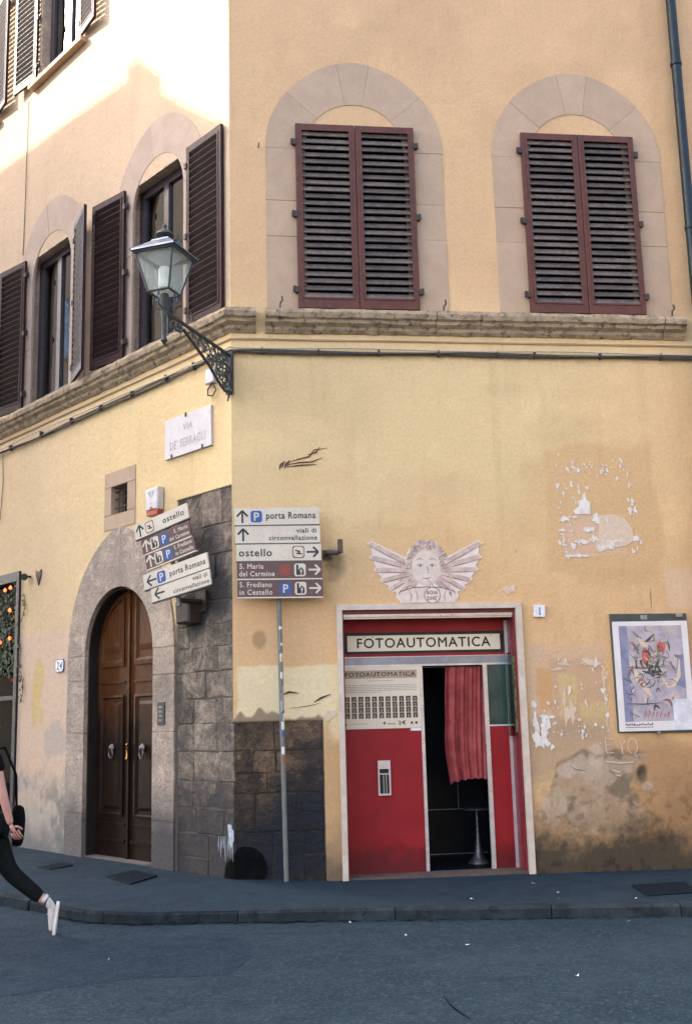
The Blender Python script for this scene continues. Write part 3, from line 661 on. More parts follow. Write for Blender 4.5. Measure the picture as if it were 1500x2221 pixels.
# solid rest of the house behind the two fronts: back walls, roof with deep eaves
mb = MB()
e = LF(9, 0); bk = Vector((8, 9, 0))
for z in (-0.3,):
    mb.add([e+Vector((0, 0, -.3)), Vector((e.x+4, 12, -.3)), Vector((8, 12, -.3)), Vector((8, 0, -.3)), e+Vector((0, 0, 15.5)), Vector((e.x+4, 12, 15.5)), Vector((8, 12, 15.5)), Vector((8, 0, 15.5))],
           [(0, 1, 5, 4), (1, 2, 6, 5), (2, 3, 7, 6)])
mb.build('back_wall', 'farwall', house)
mb = MB()
c0 = N*0.55 + Vector((0, -0.55, 0)); c0 = Vector((-0.29, -0.55, 15.52))
ro = [e+N*0.55+Vector((0, 0, 15.52)), c0, Vector((8, -0.55, 15.52)), Vector((8, 12, 15.52)), Vector((e.x+4, 12, 15.52))]
ap = Vector((1.5, 6, 18.0)); mb.add([p for p in ro] + [ap], [(0, 1, 2, 3, 4), (0, 1, 5), (1, 2, 5), (2, 3, 5), (3, 4, 5), (4, 0, 5)])
mb.build('roof', 'tile', house)

# ---- stones at the corner
def stone(fr, u0, u1, z0, z1, o, mat, j=0.022, cham=0.010):
    J = lambda: random.uniform(-j, j)
    g = 0.004
    pts = [(u0+g+J()*.5, z0+g+J()*.5), ((u0+u1)/2+J(), z0+g+J()*.4), (u1-g+J()*.5, z0+g+J()*.5), (u1-g+J()*.5, (z0+z1)/2+J()), (u1-g+J()*.5, z1-g+J()*.5), ((u0+u1)/2, z1-g+J()*.4), (u0+g+J()*.5, z1-g+J()*.5), (u0+g+J()*.5, (z0+z1)/2)]
    pts = [(max(p[0], 0.001) if u0 < 0.02 else p[0], p[1]) for p in pts]
    mb = MB(); mb.poly(pts, fr, -0.09, o, cham*random.uniform(.4, 1.0)); return mb.build('stone', mat, house)
def courses(fr, U1, rows, mat, wmin, wmax, obase):
    for k, (z0, z1) in enumerate(zip(rows[:-1], rows[1:])):
        u = 0.0; first = True
        while u < U1-0.01:
            wd = random.uniform(wmin, wmax)
            if first and k % 2: wd *= 0.6
            first = False
            u1 = u+wd if U1-(u+wd) > wmin*0.7 else U1
            dz = random.uniform(-.0, .0)
            if z1-z0 > 0.33 and random.random() < 0.3 and u > 0:
                zm = z0+(z1-z0)*random.uniform(.4, .6)
                stone(fr, u, u1, z0, zm, obase+random.uniform(-.008, .006), mat); stone(fr, u, u1, zm, z1, obase+random.uniform(-.008, .006), mat)
            else: stone(fr, u, u1, z0, z1, obase+random.uniform(-.008, .006), mat)
            u = u1
courses(LF, 1.10, [-0.08, 0.42, 0.70, 0.98, 1.30, 1.60, 1.88, 2.17, 2.44, 2.69, 2.95, 3.20, 3.47, 3.80, 4.22], 'stone', 0.30, 0.56, -0.012)
courses(RF, 0.965, [-0.08, 0.46, 0.86, 1.07, 1.30, 1.615], 'dark_stone', 0.24, 0.46, -0.010)

# ---- arched stone surrounds made of single blocks
def arch_pieces(fr, cu, hw, th, z0, zs, crown, joints, jamb, o0, o1, mat, pointed=0.0, parent=None):
    """jamb blocks and voussoirs; the outer edge may be pointed"""
    def outer(t):      # t 0..pi from +u side
        R = hw+th; d = pointed; s = 1 if t <= math.pi/2 else -1
        # circle centred on the far side by d, radius R+d
        ct = math.cos(t); a = abs(ct)
        # ray from centre at angle t, hit circle with centre (-s*d,0)
        b = a*d; k = -b + math.sqrt(b*b - d*d + (R+d)**2)
        return (cu + k*ct, zs + k*math.sin(t)*crown)
    def inner(t): return (cu + hw*math.cos(t), zs + hw*math.sin(t))
    g = 0.0035 if not mat.startswith('surround') else 0.0018
    for side in (1, -1):
        zz = z0
        for h in jamb:
            z1 = min(zz+h, zs)
            a, b = cu+side*hw, cu+side*(hw+th)
            mb = MB(); mb.poly([(a, zz+g), (b, zz+g), (b, z1-g), (a, z1-g)], fr, o0, o1+random.uniform(-.002, .002), 0.003); mb.build('surround_stone', mat, parent)
            zz = z1
            if zz >= zs-1e-6: break
    ts = [0]+joints+[math.pi]
    for t0, t1 in zip(ts[:-1], ts[1:]):
        n = max(2, int((t1-t0)/0.10)); dt = g/(hw+th)
        T = [t0+dt+(t1-t0-2*dt)*i/n for i in range(n+1)]
        pts = [inner(t) for t in T] + [outer(t) for t in T[::-1]]
        mb = MB(); n2 = len(T); o = o1+random.uniform(-.002, .002)
        P = [fr(a, b, oo) for oo in (o0, o) for a, b in pts]; m_ = len(pts); F = []
        for i in range(n2-1):
            q = [i, i+1, m_-2-i, m_-1-i]; F += [q[::-1], [m_+k for k in q]]
        F += [[i, (i+1) % m_, m_+(i+1) % m_, m_+i] for i in range(m_)]
        mb.add(P, F); mb.build('surround_stone', mat, parent)
wj = [rad(a) for a in (42, 80, 100, 138)]
for cx in (1.49, 4.24):
    arch_pieces(RF, cx, 0.60, 0.47, 6.28, 8.30, 1.0, wj, [0.9, 0.45, 0.75], -0.03, 0.0065, 'surround', 0.10, house)
for cx in (1.57, 4.46):
    arch_pieces(LF, cx, 0.60, 0.46, 6.28, 8.24, 1.0, wj, [0.9, 0.5, 0.75], -0.03, 0.0065, 'surround2', 0.08, house)
arch_pieces(LF, 2.40, 0.82, 0.46, -0.10, 2.50, 1.0, [rad(a) for a in (18, 50, 92, 128, 155)], [0.62, 1.0, 0.66, 0.5], -0.20, 0.022, 'doorstone', 0.36, house)

# ---- stone ledge under the windows (pieces), moulding under it
def ledge(name, stations, prof, mat, jit, parent):
    """stations: (point on wall, outward mitred direction)"""
    mb = MB(); n = len(prof); P = []
    for p, d in stations:
        for o, z in prof:
            jz = random.uniform(-jit, jit); jo = random.uniform(-jit, jit)
            P.append(p + d*(o+(jo if o > 0.02 else 0)) + Vector((0, 0, z+jz)))
    m_ = len(stations)
    F = [[i*n+j, (i+1)*n+j, (i+1)*n+j+1, i*n+j+1] for i in range(m_-1) for j in range(n-1)]
    F += [[j for j in range(n)], [(m_-1)*n+j for j in range(n)][::-1]]
    mb.add(P, F); return mb.build(name, mat, parent)
PROF = [(-0.03, 6.265), (0.13, 6.245), (0.145, 6.20), (0.135, 6.145), (0.105, 6.125), (0.10, 6.09), (0.055, 6.055), (0.045, 6.02), (0.015, 5.985), (-0.03, 5.98)]
RN = Vector((0, -1, 0))
mit = (N + RN).normalized(); mit = mit / mit.dot(RN)
def rs(a, b, st=0.12): n = max(2, int(abs(b-a)/st)); return [(Vector((a+(b-a)*i/n, 0, 0)), RN) for i in range(n+1)]
def ls(a, b, st=0.12): n = max(2, int(abs(b-a)/st)); return [(LF(a+(b-a)*i/n, 0), N) for i in range(n+1)]
corner_sts = ls(0.62, 0.12) + [(Vector((0, 0, 0)), mit)] + rs(0.1, 0.285, 0.09)
ledge('ledge_stone', corner_sts, PROF, 'cornice', 0.006, house)
for a, b in ((0.395, 2.372), (2.380, 5.14), (5.15, 5.42)): ledge('ledge_stone', rs(a, b), PROF, 'cornice', 0.006, house)
for a, b in ((0.63, 2.3), (2.31, 3.75), (3.76, 5.28), (5.30, 7.1), (7.11, 9.0)): ledge('ledge_stone', ls(a, b), PROF, 'cornice', 0.006, house)
P2 = [(-0.02, 5.935), (0.018, 5.93), (0.028, 5.915), (0.018, 5.90), (-0.02, 5.895)]
ledge('moulding', ls(9, 0.15, 0.4) + [(Vector((0, 0, 0)), mit)] + rs(0.1, 8, 0.4), P2, MAT['farwall'], 0.002, house)

# ---- shutters
def shutter(fr, hu, wd, z0, z1, off, ang, ds, parent, flip=1, nsl=24, single=None, th=0.042, hinges=True):
    A = rad(ang); d0, d1 = ds*math.cos(A), math.sin(A); t0, t1 = -ds*math.sin(A), math.cos(A)
    g = lambda a, z, b: fr(hu + a*d0 + b*t0, z, off + a*d1 + b*t1)
    s = 0.062; mb = MB()
    mb.box(g, 0, s, z0, z1, 0, th); mb.box(g, wd-s, wd, z0, z1, 0, th)
    mb.box(g, s+.0005, wd-s-.0005, z1-0.075, z1-.001, 0.001, th-.001); mb.box(g, s+.0005, wd-s-.0005, z0+.001, z0+0.12, 0.001, th-.001)
    q = 0.011                                                      # raised bead round the louvres
    bo = th+0.008 if flip > 0 else th+0.006
    mb.box(g, s-q, s+q, z0+0.115, z1-0.07, th-.003, bo); mb.box(g, wd-s-q, wd-s+q, z0+0.115, z1-0.07, th-.003, bo)
    mb.box(g, s+q+.0005, wd-s-q-.0005, z0+0.109, z0+0.130, th-.0025, bo-.0005); mb.box(g, s+q+.0005, wd-s-q-.0005, z1-0.086, z1-0.065, th-.0025, bo-.0005)
    sh = mb.build('shutter', 'shutter' if flip > 0 else 'shutter2', parent)
    p = (z1-z0-0.195)/nsl
    if flip > 0: prof = [(0.036, -0.039), (0.046, -0.033), (0.014, 0.029), (0.003, 0.023)]
    else: prof = [(0.0, -0.044), (0.010, -0.050), (0.048, 0.026), (0.048, 0.034), (0.036, 0.036)]
    sb = MB(); P = [g(a, z, b) for a in (s-.004, wd-s+.004) for b, z in prof]
    m_ = len(prof); sb.add(P, [list(range(m_)), list(range(m_, 2*m_))[::-1]] + [(i, m_+i, m_+(i+1) % m_, (i+1) % m_) for i in range(m_)])
    z = z0+0.12+p/2; first = sb.build('slat', 'slat' if flip > 0 else 'slat2', sh); first.location.z = z
    for k in range(1, nsl): copy_at(first, sh, 'slat', (random.uniform(-.0015, .0015), random.uniform(-.0015, .0015), p*k+random.uniform(-.0022, .0022)))
    if hinges:
        for hz in (z0+0.22, (z0+z1)/2, z1-0.24):
            hb = MB(); hb.box(g, -0.035, 0.012, hz-0.035, hz+0.035, 0.005, th+0.012); hb.box(g, -0.055, -0.03, hz-0.02, hz+0.05, 0.0, 0.03)
            hb.box(g, 0.0, 0.09, hz-0.012, hz+0.012, -0.004, -0.0005); hb.build('hinge', 'iron', sh)
    return sh
for cx in (1.49, 4.245):
    for ds in (1, -1): shutter(RF, cx-ds*0.712, 0.708, 6.285, 8.60, 0.016, 0, ds, house, 1)
# louvre dark behind the closed shutters
for cx in (1.49, 4.24):
    mb = MB(); mb.box(RF, cx-0.72, cx+0.72, 6.22, 8.60, -0.5, -0.42); mb.box(RF, cx-0.72, cx-0.662, 6.22, 8.60, -0.4195, -0.012); mb.box(RF, cx+0.662, cx+0.72, 6.22, 8.60, -0.4195, -0.012); mb.box(RF, cx-0.661, cx+0.661, 8.545, 8.60, -0.4195, -0.012); mb.box(RF, cx-0.661, cx+0.661, 6.22, 6.312, -0.4195, -0.012); mb.build_each('window_recess', 'black', house)
# open ones on the left street
shutter(LF, 0.84, 0.74, 6.275, 8.62, 0.010, 0.4, -1, house, -1)
shutter(LF, 2.285, 0.70, 6.275, 8.62, 0.035, 7.0, 1, house, -1)
shutter(LF, 3.61, 0.69, 6.275, 8.62, 0.055, 17, -1, house, -1)
shutter(LF, 5.20, 0.70, 6.275, 8.62, 0.035, 7.0, 1, house, -1)
for d in (0, 2.9):
    shutter(LF, 3.63+d, 0.58, 11.60, 13.72, 0.03, 8, -1, house, -1, 22)
    shutter(LF, 5.04+d, 0.66, 11.60, 13.72, 0.03, 5, 1, house, -1, 22)

# ---- window joinery on the left street
def curtain_mesh(mb, fr, u0, u1, z0, z1, o, waves, amp):
    n = 60; P = []
    for i in range(n+1):
        t = i/n; u = u0+(u1-u0)*t; oo = o+amp*math.sin(t*waves*2*math.pi+1.2*math.sin(t*9))
        P += [fr(u, z0, oo), fr(u, z1, oo*1.0)]
    mb.add(P, [[2*i, 2*i+2, 2*i+3, 2*i+1] for i in range(n)])
def left_window(u0, u1, z0, z1, cur):
    o = -0.17; f = MB()
    f.box(LF, u0-.02, u0+.07, z0, z1, o-.05, o+.03); f.box(LF, u1-.07, u1+.02, z0, z1, o-.05, o+.03)
    f.box(LF, u0+.0705, u1-.0705, z1-.07, z1+.01, o-.05, o+.029); f.box(LF, u0+.0705, u1-.0705, z0-.01, z0+.06, o-.05, o+.029)
    fr_ = f.build('window_frame', 'sash', house)
    um = (u0+u1)/2
    for a, b in ((u0+.07, um), (um, u1-.07)):
        s = MB(); w_ = 0.055
        s.box(LF, a+.001, a+w_, z0+.062, z1-.072, o-.02, o+.04); s.box(LF, b-w_, b-.001, z0+.062, z1-.072, o-.02, o+.04)
        s.box(LF, a+w_+.0005, b-w_-.0005, z0+.062, z0+.062+w_+.02, o-.019, o+.039); s.box(LF, a+w_+.0005, b-w_-.0005, z1-.072-w_, z1-.072, o-.019, o+.039)
        s.build('sash', 'sash', fr_)
        p = MB(); p.box(LF, a+w_-.005, b-w_+.005, z0+.13, z1-.12, o-.002, o+.004); p.build('pane', 'glass', fr_)
    # stone reveal, dark room and curtain
    r = MB(); r.box(LF, u0-.015, u0+.003, z0-.05, z1+.03, -0.4, 0.002); r.box(LF, u1-.003, u1+.015, z0-.05, z1+.03, -0.4, 0.002)
    r.box(LF, u0+.003, u1-.003, z1-.003, z1+.02, -0.4, 0.001); r.box(LF, u0+.003, u1-.003, z0-.04, z0+.0, -0.4, 0.004)
    r.build_each('window_reveal', 'doorstone', house)
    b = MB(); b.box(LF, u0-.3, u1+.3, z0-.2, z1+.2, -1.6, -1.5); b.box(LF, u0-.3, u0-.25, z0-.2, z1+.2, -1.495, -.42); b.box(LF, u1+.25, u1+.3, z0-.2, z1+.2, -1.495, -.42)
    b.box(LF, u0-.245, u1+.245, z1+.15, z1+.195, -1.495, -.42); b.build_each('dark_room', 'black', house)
    for (ca, cb) in cur:
        c = MB(); curtain_mesh(c, LF, ca, cb, z0+.08, z1-.05, -0.215, 5, 0.015); c.build('net_curtain', 'curtain', fr_)
left_window(0.91, 2.23, 6.30, 8.61, [(0.97, 1.46), (1.68, 2.0)])
left_window(3.80, 5.13, 6.30, 8.60, [(3.84, 4.12), (4.42, 5.0)])
for d in (0, 2.9):
    left_window(3.66+d, 4.98+d, 11.55, 13.7, [(3.7+d, 4.9+d)])
    mb = MB(); mb.box(LF, 3.52+d, 5.22+d, 11.49, 11.56, -0.1, 0.11); mb.build('window_sill', 'surround', house)

# ---- small barred window
for (a, b, c, d) in ((2.03, 2.79, 4.635, 4.83), (2.03, 2.79, 4.075, 4.262), (2.03, 2.218, 4.268, 4.629), (2.622, 2.79, 4.268, 4.629)):
    mb = MB(); mb.poly([(a, c), (b, c), (b, d), (a, d)], LF, -0.2, 0.012, 0.003); mb.build('surround_stone', 'surround', house)
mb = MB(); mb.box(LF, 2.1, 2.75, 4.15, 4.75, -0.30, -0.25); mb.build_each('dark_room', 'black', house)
gr = MB()
for u in (2.32, 2.42, 2.52): gr.tube([LF(u, 4.26, -0.05), LF(u, 4.64, -0.05)], 0.008, 6)
for z in (4.36, 4.48, 4.57): gr.tube([LF(2.21, z, -0.05), LF(2.63, z, -0.05)], 0.007, 6)
gr.build('window_grille', 'iron', house)

# ---- arched door
DO = -0.17; DC = 2.40; DR = 0.845; DZS = 2.50
def halfarch(a0, a1, z0, r, n=14):
    """region between u=a0 and u=a1 under the arch of radius r"""
    top = []
    for i in range(n+1):
        u = a0+(a1-a0)*i/n; top.append((u, DZS+math.sqrt(max(0, r*r-(u-DC)**2))))
    return [(a1, z0), (a0, z0)] + top
for s, nm in ((1, 0), (-1, 1)):
    lo, hi = (DC+0.004, DC+DR) if s > 0 else (DC-DR, DC-0.004)
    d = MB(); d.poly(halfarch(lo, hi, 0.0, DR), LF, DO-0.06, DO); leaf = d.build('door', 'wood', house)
    i0, i1 = (DC+0.13, DC+0.70) if s > 0 else (DC-0.70, DC-0.13)
    # panels: arched top, square middle field, tall field, skirting
    def panel(pts, o):
        p = MB(); cu = sum(q[0] for q in pts)/len(pts); cz = sum(q[1] for q in pts)/len(pts)
        sc = lambda k: [(cu+(u-cu)*(1-k/0.28), cz+(z-cz)*(1-k/max(0.3, max(q[1] for q in pts)-cz))) for u, z in pts]
        n = len(pts); rings = [(pts, o), (pts, o+0.022), (sc(0.028), o+0.026), (sc(0.045), o+0.004), (sc(0.085), o+0.004), (sc(0.125), o+0.020)]
        P = [LF(u, z, oo) for q, oo in rings for u, z in q]; F = []
        for r_ in range(len(rings)-1): F += [[r_*n+i, r_*n+(i+1) % n, (r_+1)*n+(i+1) % n, (r_+1)*n+i] for i in range(n)]
        F.append(list(range((len(rings)-1)*n, len(rings)*n))); p.add(P, F); p.build('panel', 'wood', leaf)
    panel(halfarch(i0, i1, 2.34, DR-0.12, 10), DO)
    panel([(i1, 0.50), (i0, 0.50), (i0, 1.98), (i1, 1.98)], DO)
    m = MB(); m.box(LF, i0-.03, i1+.03, 2.13, 2.15, DO+.0005, DO+0.018); m.box(LF, i0-.06, i1+.06, 0.20, 0.235, DO+.0005, DO+0.022); m.box(LF, i0-.06, i1+.06, 0.40, 0.42, DO+.0005, DO+0.016)
    m.build_each('door_moulding', 'wood', leaf)
    ku = DC+s*0.36; k = MB()
    k.lathe([(0.0, 0), (0.045, 0.0), (0.052, 0.02), (0.03, 0.045), (0.0, 0.05)], (0, 0, 0), 14)
    k.v = [LF(ku+p.x, 1.33+p.y, DO+0.0235+p.z) for p in k.v]
    ring = [LF(ku+0.045*math.sin(a), 1.265+0.06*math.cos(a), DO+0.055) for a in [2*math.pi*i/14 for i in range(15)]]
    k.tube(ring, 0.010, 6); k.build('door_knocker', 'pewter', leaf, smooth=True)
jl = MB(); P = []; n_ = 40; tt = [(DC-0.822, -0.02)] + [(DC-0.822*math.cos(math.pi*i/n_), DZS+0.822*math.sin(math.pi*i/n_)) for i in range(n_+1)] + [(DC+0.822, -0.02)]
ti = [(DC-0.792, -0.02)] + [(DC-0.792*math.cos(math.pi*i/n_), DZS+0.792*math.sin(math.pi*i/n_)) for i in range(n_+1)] + [(DC+0.792, -0.02)]
for (ua, za), (ub, zb) in zip(tt, ti): P += [LF(ua, za, -0.168), LF(ua, za, -0.035), LF(ub, zb, -0.035), LF(ub, zb, -0.168)]
jl.add(P, [[4*i+j, 4*i+4+j, 4*i+4+(j+1) % 4, 4*i+(j+1) % 4] for i in range(len(tt)-1) for j in range(4)])
jl.build('shadow_dark_frame', M('shadow_dark_oak', (0.012, 0.009, 0.007), (0.02, 0.013, 0.009), 6, rough=0.5, bmp=0.2), house)  # dark frame added for the shadow inside the door reveal
st = MB(); st.box(LF, DC-0.022, DC+0.022, 0.01, 3.30, DO+0.0005, DO+0.03); 
st.build('meeting_stile', 'wood', house)
hd = MB(); hd.lathe([(0.0, 0), (0.015, 0.0), (0.022, 0.02), (0.012, 0.05), (0.014, 0.16), (0.022, 0.19), (0.0, 0.21)], LF(DC-0.03, 1.18, DO+0.055), 10); hd.build('door_handle', M('polished_brass', (0.55, 0.30, 0.09), None, 8, rough=0.25, metal=1.0, bmp=0), house, smooth=True)
mb = MB(); mb.box(LF, DC-0.95, DC+0.95, -0.12, 0.012, -0.5, -0.02); mb.build('door_threshold', 'doorstone', house)
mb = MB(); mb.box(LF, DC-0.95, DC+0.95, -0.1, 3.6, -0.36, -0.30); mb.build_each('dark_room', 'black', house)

# ---- shop front at the far left
mb = MB()
mb.box(LF, 5.175, 5.27, -0.1, 3.70, -0.12, 0.03); mb.box(LF, 5.175, 7.6, 3.701, 3.84, -0.12, 0.035); mb.box(LF, 7.5, 7.6, -0.1, 3.70, -0.12, 0.03); mb.box(LF, 5.2705, 7.4995, 2.0, 2.06, -0.11, 0.0)
sf = mb.build('shop_front', 'shopdark', house)
mb = MB(); mb.box(LF, 5.26, 7.5, -0.1, 3.70, -0.10, -0.09); mb.build('pane', 'shopglass', sf)
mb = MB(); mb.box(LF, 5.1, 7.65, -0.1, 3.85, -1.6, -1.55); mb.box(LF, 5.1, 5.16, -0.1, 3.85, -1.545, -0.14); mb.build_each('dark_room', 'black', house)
rl = random.Random(4)
lv = MB()
def leaf(mb, fr, u, z, o, s, a):
    pts = [(0, 0), (0.45*s, 0.35*s), (0.35*s, 0.8*s), (0, 1.1*s), (-0.35*s, 0.8*s), (-0.45*s, 0.35*s)]
    ca, sa = math.cos(a), math.sin(a); tl = rl.uniform(-.5, .5)
    mb.add([fr(u+x*ca-y*sa, z+x*sa+y*ca, o+tl*x+(.15*y if i % 2 else 0)) for i, (x, y) in enumerate(pts)], [(0, 1, 2, 3), (0, 3, 4, 5)])
for k in range(900): leaf(lv, LF, rl.uniform(5.29, 6.7), 2.35+abs(rl.gauss(0, 0.6)), rl.uniform(-0.08, 0.03), rl.uniform(.03, .06), rl.uniform(0, 6.28))
tag(lv.build('garland_foliage', 'leaf', loc=LF(5.9, 2.4, 0)), 'dark leafy garland filling the shop window', 'garland', kind='stuff')
sl = thing('string_lights', LF(5.5, 3.0, 0.03), 'string of lit amber bulbs hung in the dark shop window', 'string lights')
wpts = []
for (u, z) in ((5.42, 3.62), (5.60, 3.60), (5.42, 3.29), (5.85, 3.25), (5.40, 2.88), (5.72, 2.84), (5.85, 2.3), (5.68, 1.62)):
    b = MB(); b.lathe([(0.0, -0.026), (0.017, -0.02), (0.023, 0), (0.017, 0.017), (0.008, 0.028), (0.0, 0.038)], LF(u, z, 0.045), 10); b.build('bulb', 'bulb', sl, smooth=True); wpts.append(LF(u, z+0.02, 0.045))
mb = MB(); mb.tube(wpts, 0.003, 5); mb.build('wire', 'ink', sl)
vn = thing('ivy_vine', LF(5.05, 2.0, 0), 'thin ivy trail hanging on the plaster beside the shop', 'vine')
stem = [LF(5.08+0.07*math.sin(z*5)+0.04*math.sin(z*11), z, 0.02) for z in np.linspace(1.95, 3.5, 40)]
mb = MB(); mb.tube(stem, 0.004, 5); mb.build('stem', 'iron', vn)
mb = MB()
for k in range(90):
    z = rl.uniform(1.95, 3.5); leaf(mb, LF, 5.08+0.07*math.sin(z*5)+0.04*math.sin(z*11)+rl.uniform(-.05, .05), z, rl.uniform(0.015, 0.05), rl.uniform(.02, .045), rl.uniform(0, 6.28))
tag(mb.build('leaves', 'leaf', vn), kind='stuff')

# ---- down pipe, hooks on the ledge
mb = MB(); mb.tube([RF(5.60, 15, 0.10), RF(5.58, 6.4, 0.10), RF(5.58, 6.3, 0.16), RF(5.58, 5.95, 0.19), RF(5.58, 5.7, 0.12), RF(5.58, 2.0, 0.10), RF(5.58, -0.1, 0.10)], 0.062, 14)
dp = mb.build('drain_pipe', 'pipe', house, smooth=True)
for z in (14, 11.8, 9.6, 7.4, 5.2, 3.0):
    mb = MB(); mb.lathe([(0.064, -0.02), (0.072, -0.02), (0.072, 0.02), (0.064, 0.02)], RF(5.585, z, 0.10), 14); mb.box(RF, 5.57, 5.60, z-0.012, z+0.012, -0.01, 0.05); mb.build('pipe_bracket', 'pipe', dp)
for (fr, u, z, o) in ((RF, 0.56, 6.25, 0.09), (RF, 2.47, 6.25, 0.09), (RF, 5.26, 6.25, 0.09), (LF, 0.62, 6.26, 0.1)):
    mb = MB(); mb.tube([fr(u, z, o), fr(u+0.005, z+0.07, o), fr(u+0.03, z+0.10, o+0.01), fr(u+0.025, z+0.15, o+0.0)], 0.011, 6); mb.build('shutter_hook', 'iron', house)
mb = MB(); mb.tube([RF(0.34, 8.30, 0), RF(0.34, 8.29, 0.05), RF(0.345, 8.33, 0.055)], 0.007, 6); mb.build('wall_hook', 'iron', house)

# ---- guard stone, spray marks, scratches in the plaster (flat paint)
def ragged(cx, cz, rx, rz, n=26, amp=0.28, seed=0):
    r = random.Random(seed); ph = [r.uniform(0, 6.28) for _ in range(5)]; P = []
    for i in range(n):
        a = 2*math.pi*i/n; k = 1+amp*(0.5*math.sin(2*a+ph[0])+0.4*math.sin(3*a+ph[1])+0.35*math.sin(5*a+ph[2])+0.3*math.sin(9*a+ph[3]))+r.uniform(-amp, amp)*0.35
        P.append((cx+rx*k*math.cos(a), cz+rz*k*math.sin(a)))
    return P
rb = random.Random(8)
mb = MB(); arc = [(0.0015, -0.12)] + [(0.115+0.225*math.cos(a)+rb.uniform(-.004, .004), 0.09+0.235*math.sin(a)+rb.uniform(-.004, .004)) for a in np.linspace(-0.5, 1.9, 22)] + [(0.012, 0.27), (0.0015, 0.25)]
mb.flat([(0.0015, -0.12), (0.31, -0.12)] + arc[1:], RF, 0.0045)
tp_ = [(0.0015, 0.25)] + [(0.010+0.013*k, 0.26-0.012*k+(0.05 if k % 2 else -0.05)*rb.random()) for k in range(1, 12)] + [(0.17, 0.02), (0.15, -0.12), (0.0015, -0.12)]
mb.flat(tp_, LF, 0.0045)
for k in range(8): u = rb.uniform(0.02, 0.2); z = rb.uniform(0.02, 0.3-u); mb.line([(u, z), (u+.004, z-.06), (u, z-rb.uniform(.1, .16))], 0.014, LF, 0.0048+.0003*k, True)
tag(mb.build('black_paint_patch', 'soot', house), kind='stuff')
mb = MB()
mb.flat(ragged(0.05, 0.44, 0.045, 0.13, 22, 0.3, 1), LF, 0.0065)
for k in range(9): u = 0.02+0.03*k+random.uniform(-.01, .01); l_ = random.uniform(.1, .3); mb.line([(u, 0.42), (u+0.006, 0.42-l_*.5), (u+.002, 0.42-l_)], 0.012, LF, 0.0070+k*0.0003, True)
tag(mb.build('white_paint_smear', 'whitepaint', house), kind='stuff')
mb = MB()
S = lambda pts, w_=0.012: mb.line(pts, w_, RF, 0.0065)
S([(4.19, 1.315), (4.10, 1.33), (4.10, 1.24), (4.11, 1.165), (4.19, 1.17)]); S([(4.10, 1.25), (4.17, 1.26)])
S([(4.26, 1.30), (4.285, 1.24), (4.33, 1.30)]); S([(4.285, 1.24), (4.29, 1.15)])
S([(4.41+0.055*math.cos(a)*1.0, 1.235+0.085*math.sin(a)) for a in [0.4+i*0.45 for i in range(15)]]); S([(4.40, 1.16), (4.45, 1.12)])
S([(4.09, 1.075), (4.25, 1.055), (4.41, 1.06)]); S([(4.16, 0.985), (4.24, 0.955)]); S([(4.19, 0.93), (4.25, 0.915)])
tag(mb.build('chalk_scrawl', 'chalk', house), kind='stuff')
mb = MB()
for pts in ([(0.52, 1.88), (0.60, 1.915), (0.70, 1.90)], [(0.87, 1.80), (0.95, 1.845), (1.05, 1.88)]): mb.line(pts, 0.022, RF, 0.006, True)
for pts in ([(3.67, 1.05), (3.74, 1.0), (3.85, 0.985)], [(4.12, 0.98), (4.2, 0.92), (4.26, 0.88)], [(4.75, 2.75), (4.755, 2.9), (4.76, 3.0)], [(3.0+.2, 3.42), (3.2, 3.45)], [(0.60, 1.74), (0.8, 1.76), (0.95, 1.79)]): mb.line(pts, 0.007, RF, 0.006, True)
tag(mb.build('plaster_scratch', 'crack', house), kind='stuff')
mb = MB()
for k, (u, z, a) in enumerate(((0.53, 4.43, 1.3), (0.56, 4.45, 1.2), (0.59, 4.44, 1.1), (0.62, 4.46, 0.9))): mb.line([(u, z-0.05), (u+0.015, z), (u+0.03, z+0.03)], 0.022, RF, 0.006, True)
for k, pts in enumerate(([(0.62, 4.46), (0.75, 4.50), (0.87, 4.53), (0.93, 4.61), (1.08, 4.63)], [(0.6, 4.43), (0.75, 4.46), (0.9, 4.47), (1.02, 4.52)], [(0.62, 4.41), (0.78, 4.43), (0.95, 4.44)], [(0.85, 4.55), (0.95, 4.58), (0.99, 4.64)])): mb.line(pts, 0.018, RF, 0.0065+k*0.0004, True)
tag(mb.build('painted_tassel', M('dark_red_paint', (0.10, 0.04, 0.03), None, 30, rough=0.9, bmp=0), house), kind='stuff')

def PF(u, z, o): return RF(u, z, o-0.0085)                     # paper lies this close to the plaster
# ------------------------------------------------------------------ torn bills on the booth wall
rt = random.Random(11)
t = MB()
t.poly([(3.90, 3.90), (3.93, 3.86), (4.11, 3.865), (4.11, 4.0), (4.07, 4.03), (4.06, 4.12), (4.03, 4.09), (4.02, 4.03), (3.96, 4.01), (3.98, 3.95), (3.93, 3.92)], PF, 0.010, 0.015)
for k in range(210):
    a = rt.random()
    if a < 0.45: u, z = rt.uniform(3.7, 4.6), rt.gauss(4.40, 0.05)
    elif a < 0.65: u, z = rt.gauss(4.63, 0.03), rt.uniform(3.4, 4.35)
    elif a < 0.8: u, z = rt.uniform(3.72, 4.1), rt.uniform(3.85, 4.2)
    else: u, z = rt.uniform(3.72, 4.6), rt.uniform(3.3, 4.4)
    s = 0.003+0.017*rt.random()**3; t.poly(ragged(u, z, s*rt.uniform(.5, 1.5), s*rt.uniform(.6, 2.2), 9, 0.6, k), PF, 0.0125, 0.0135+0.0008*rt.random())
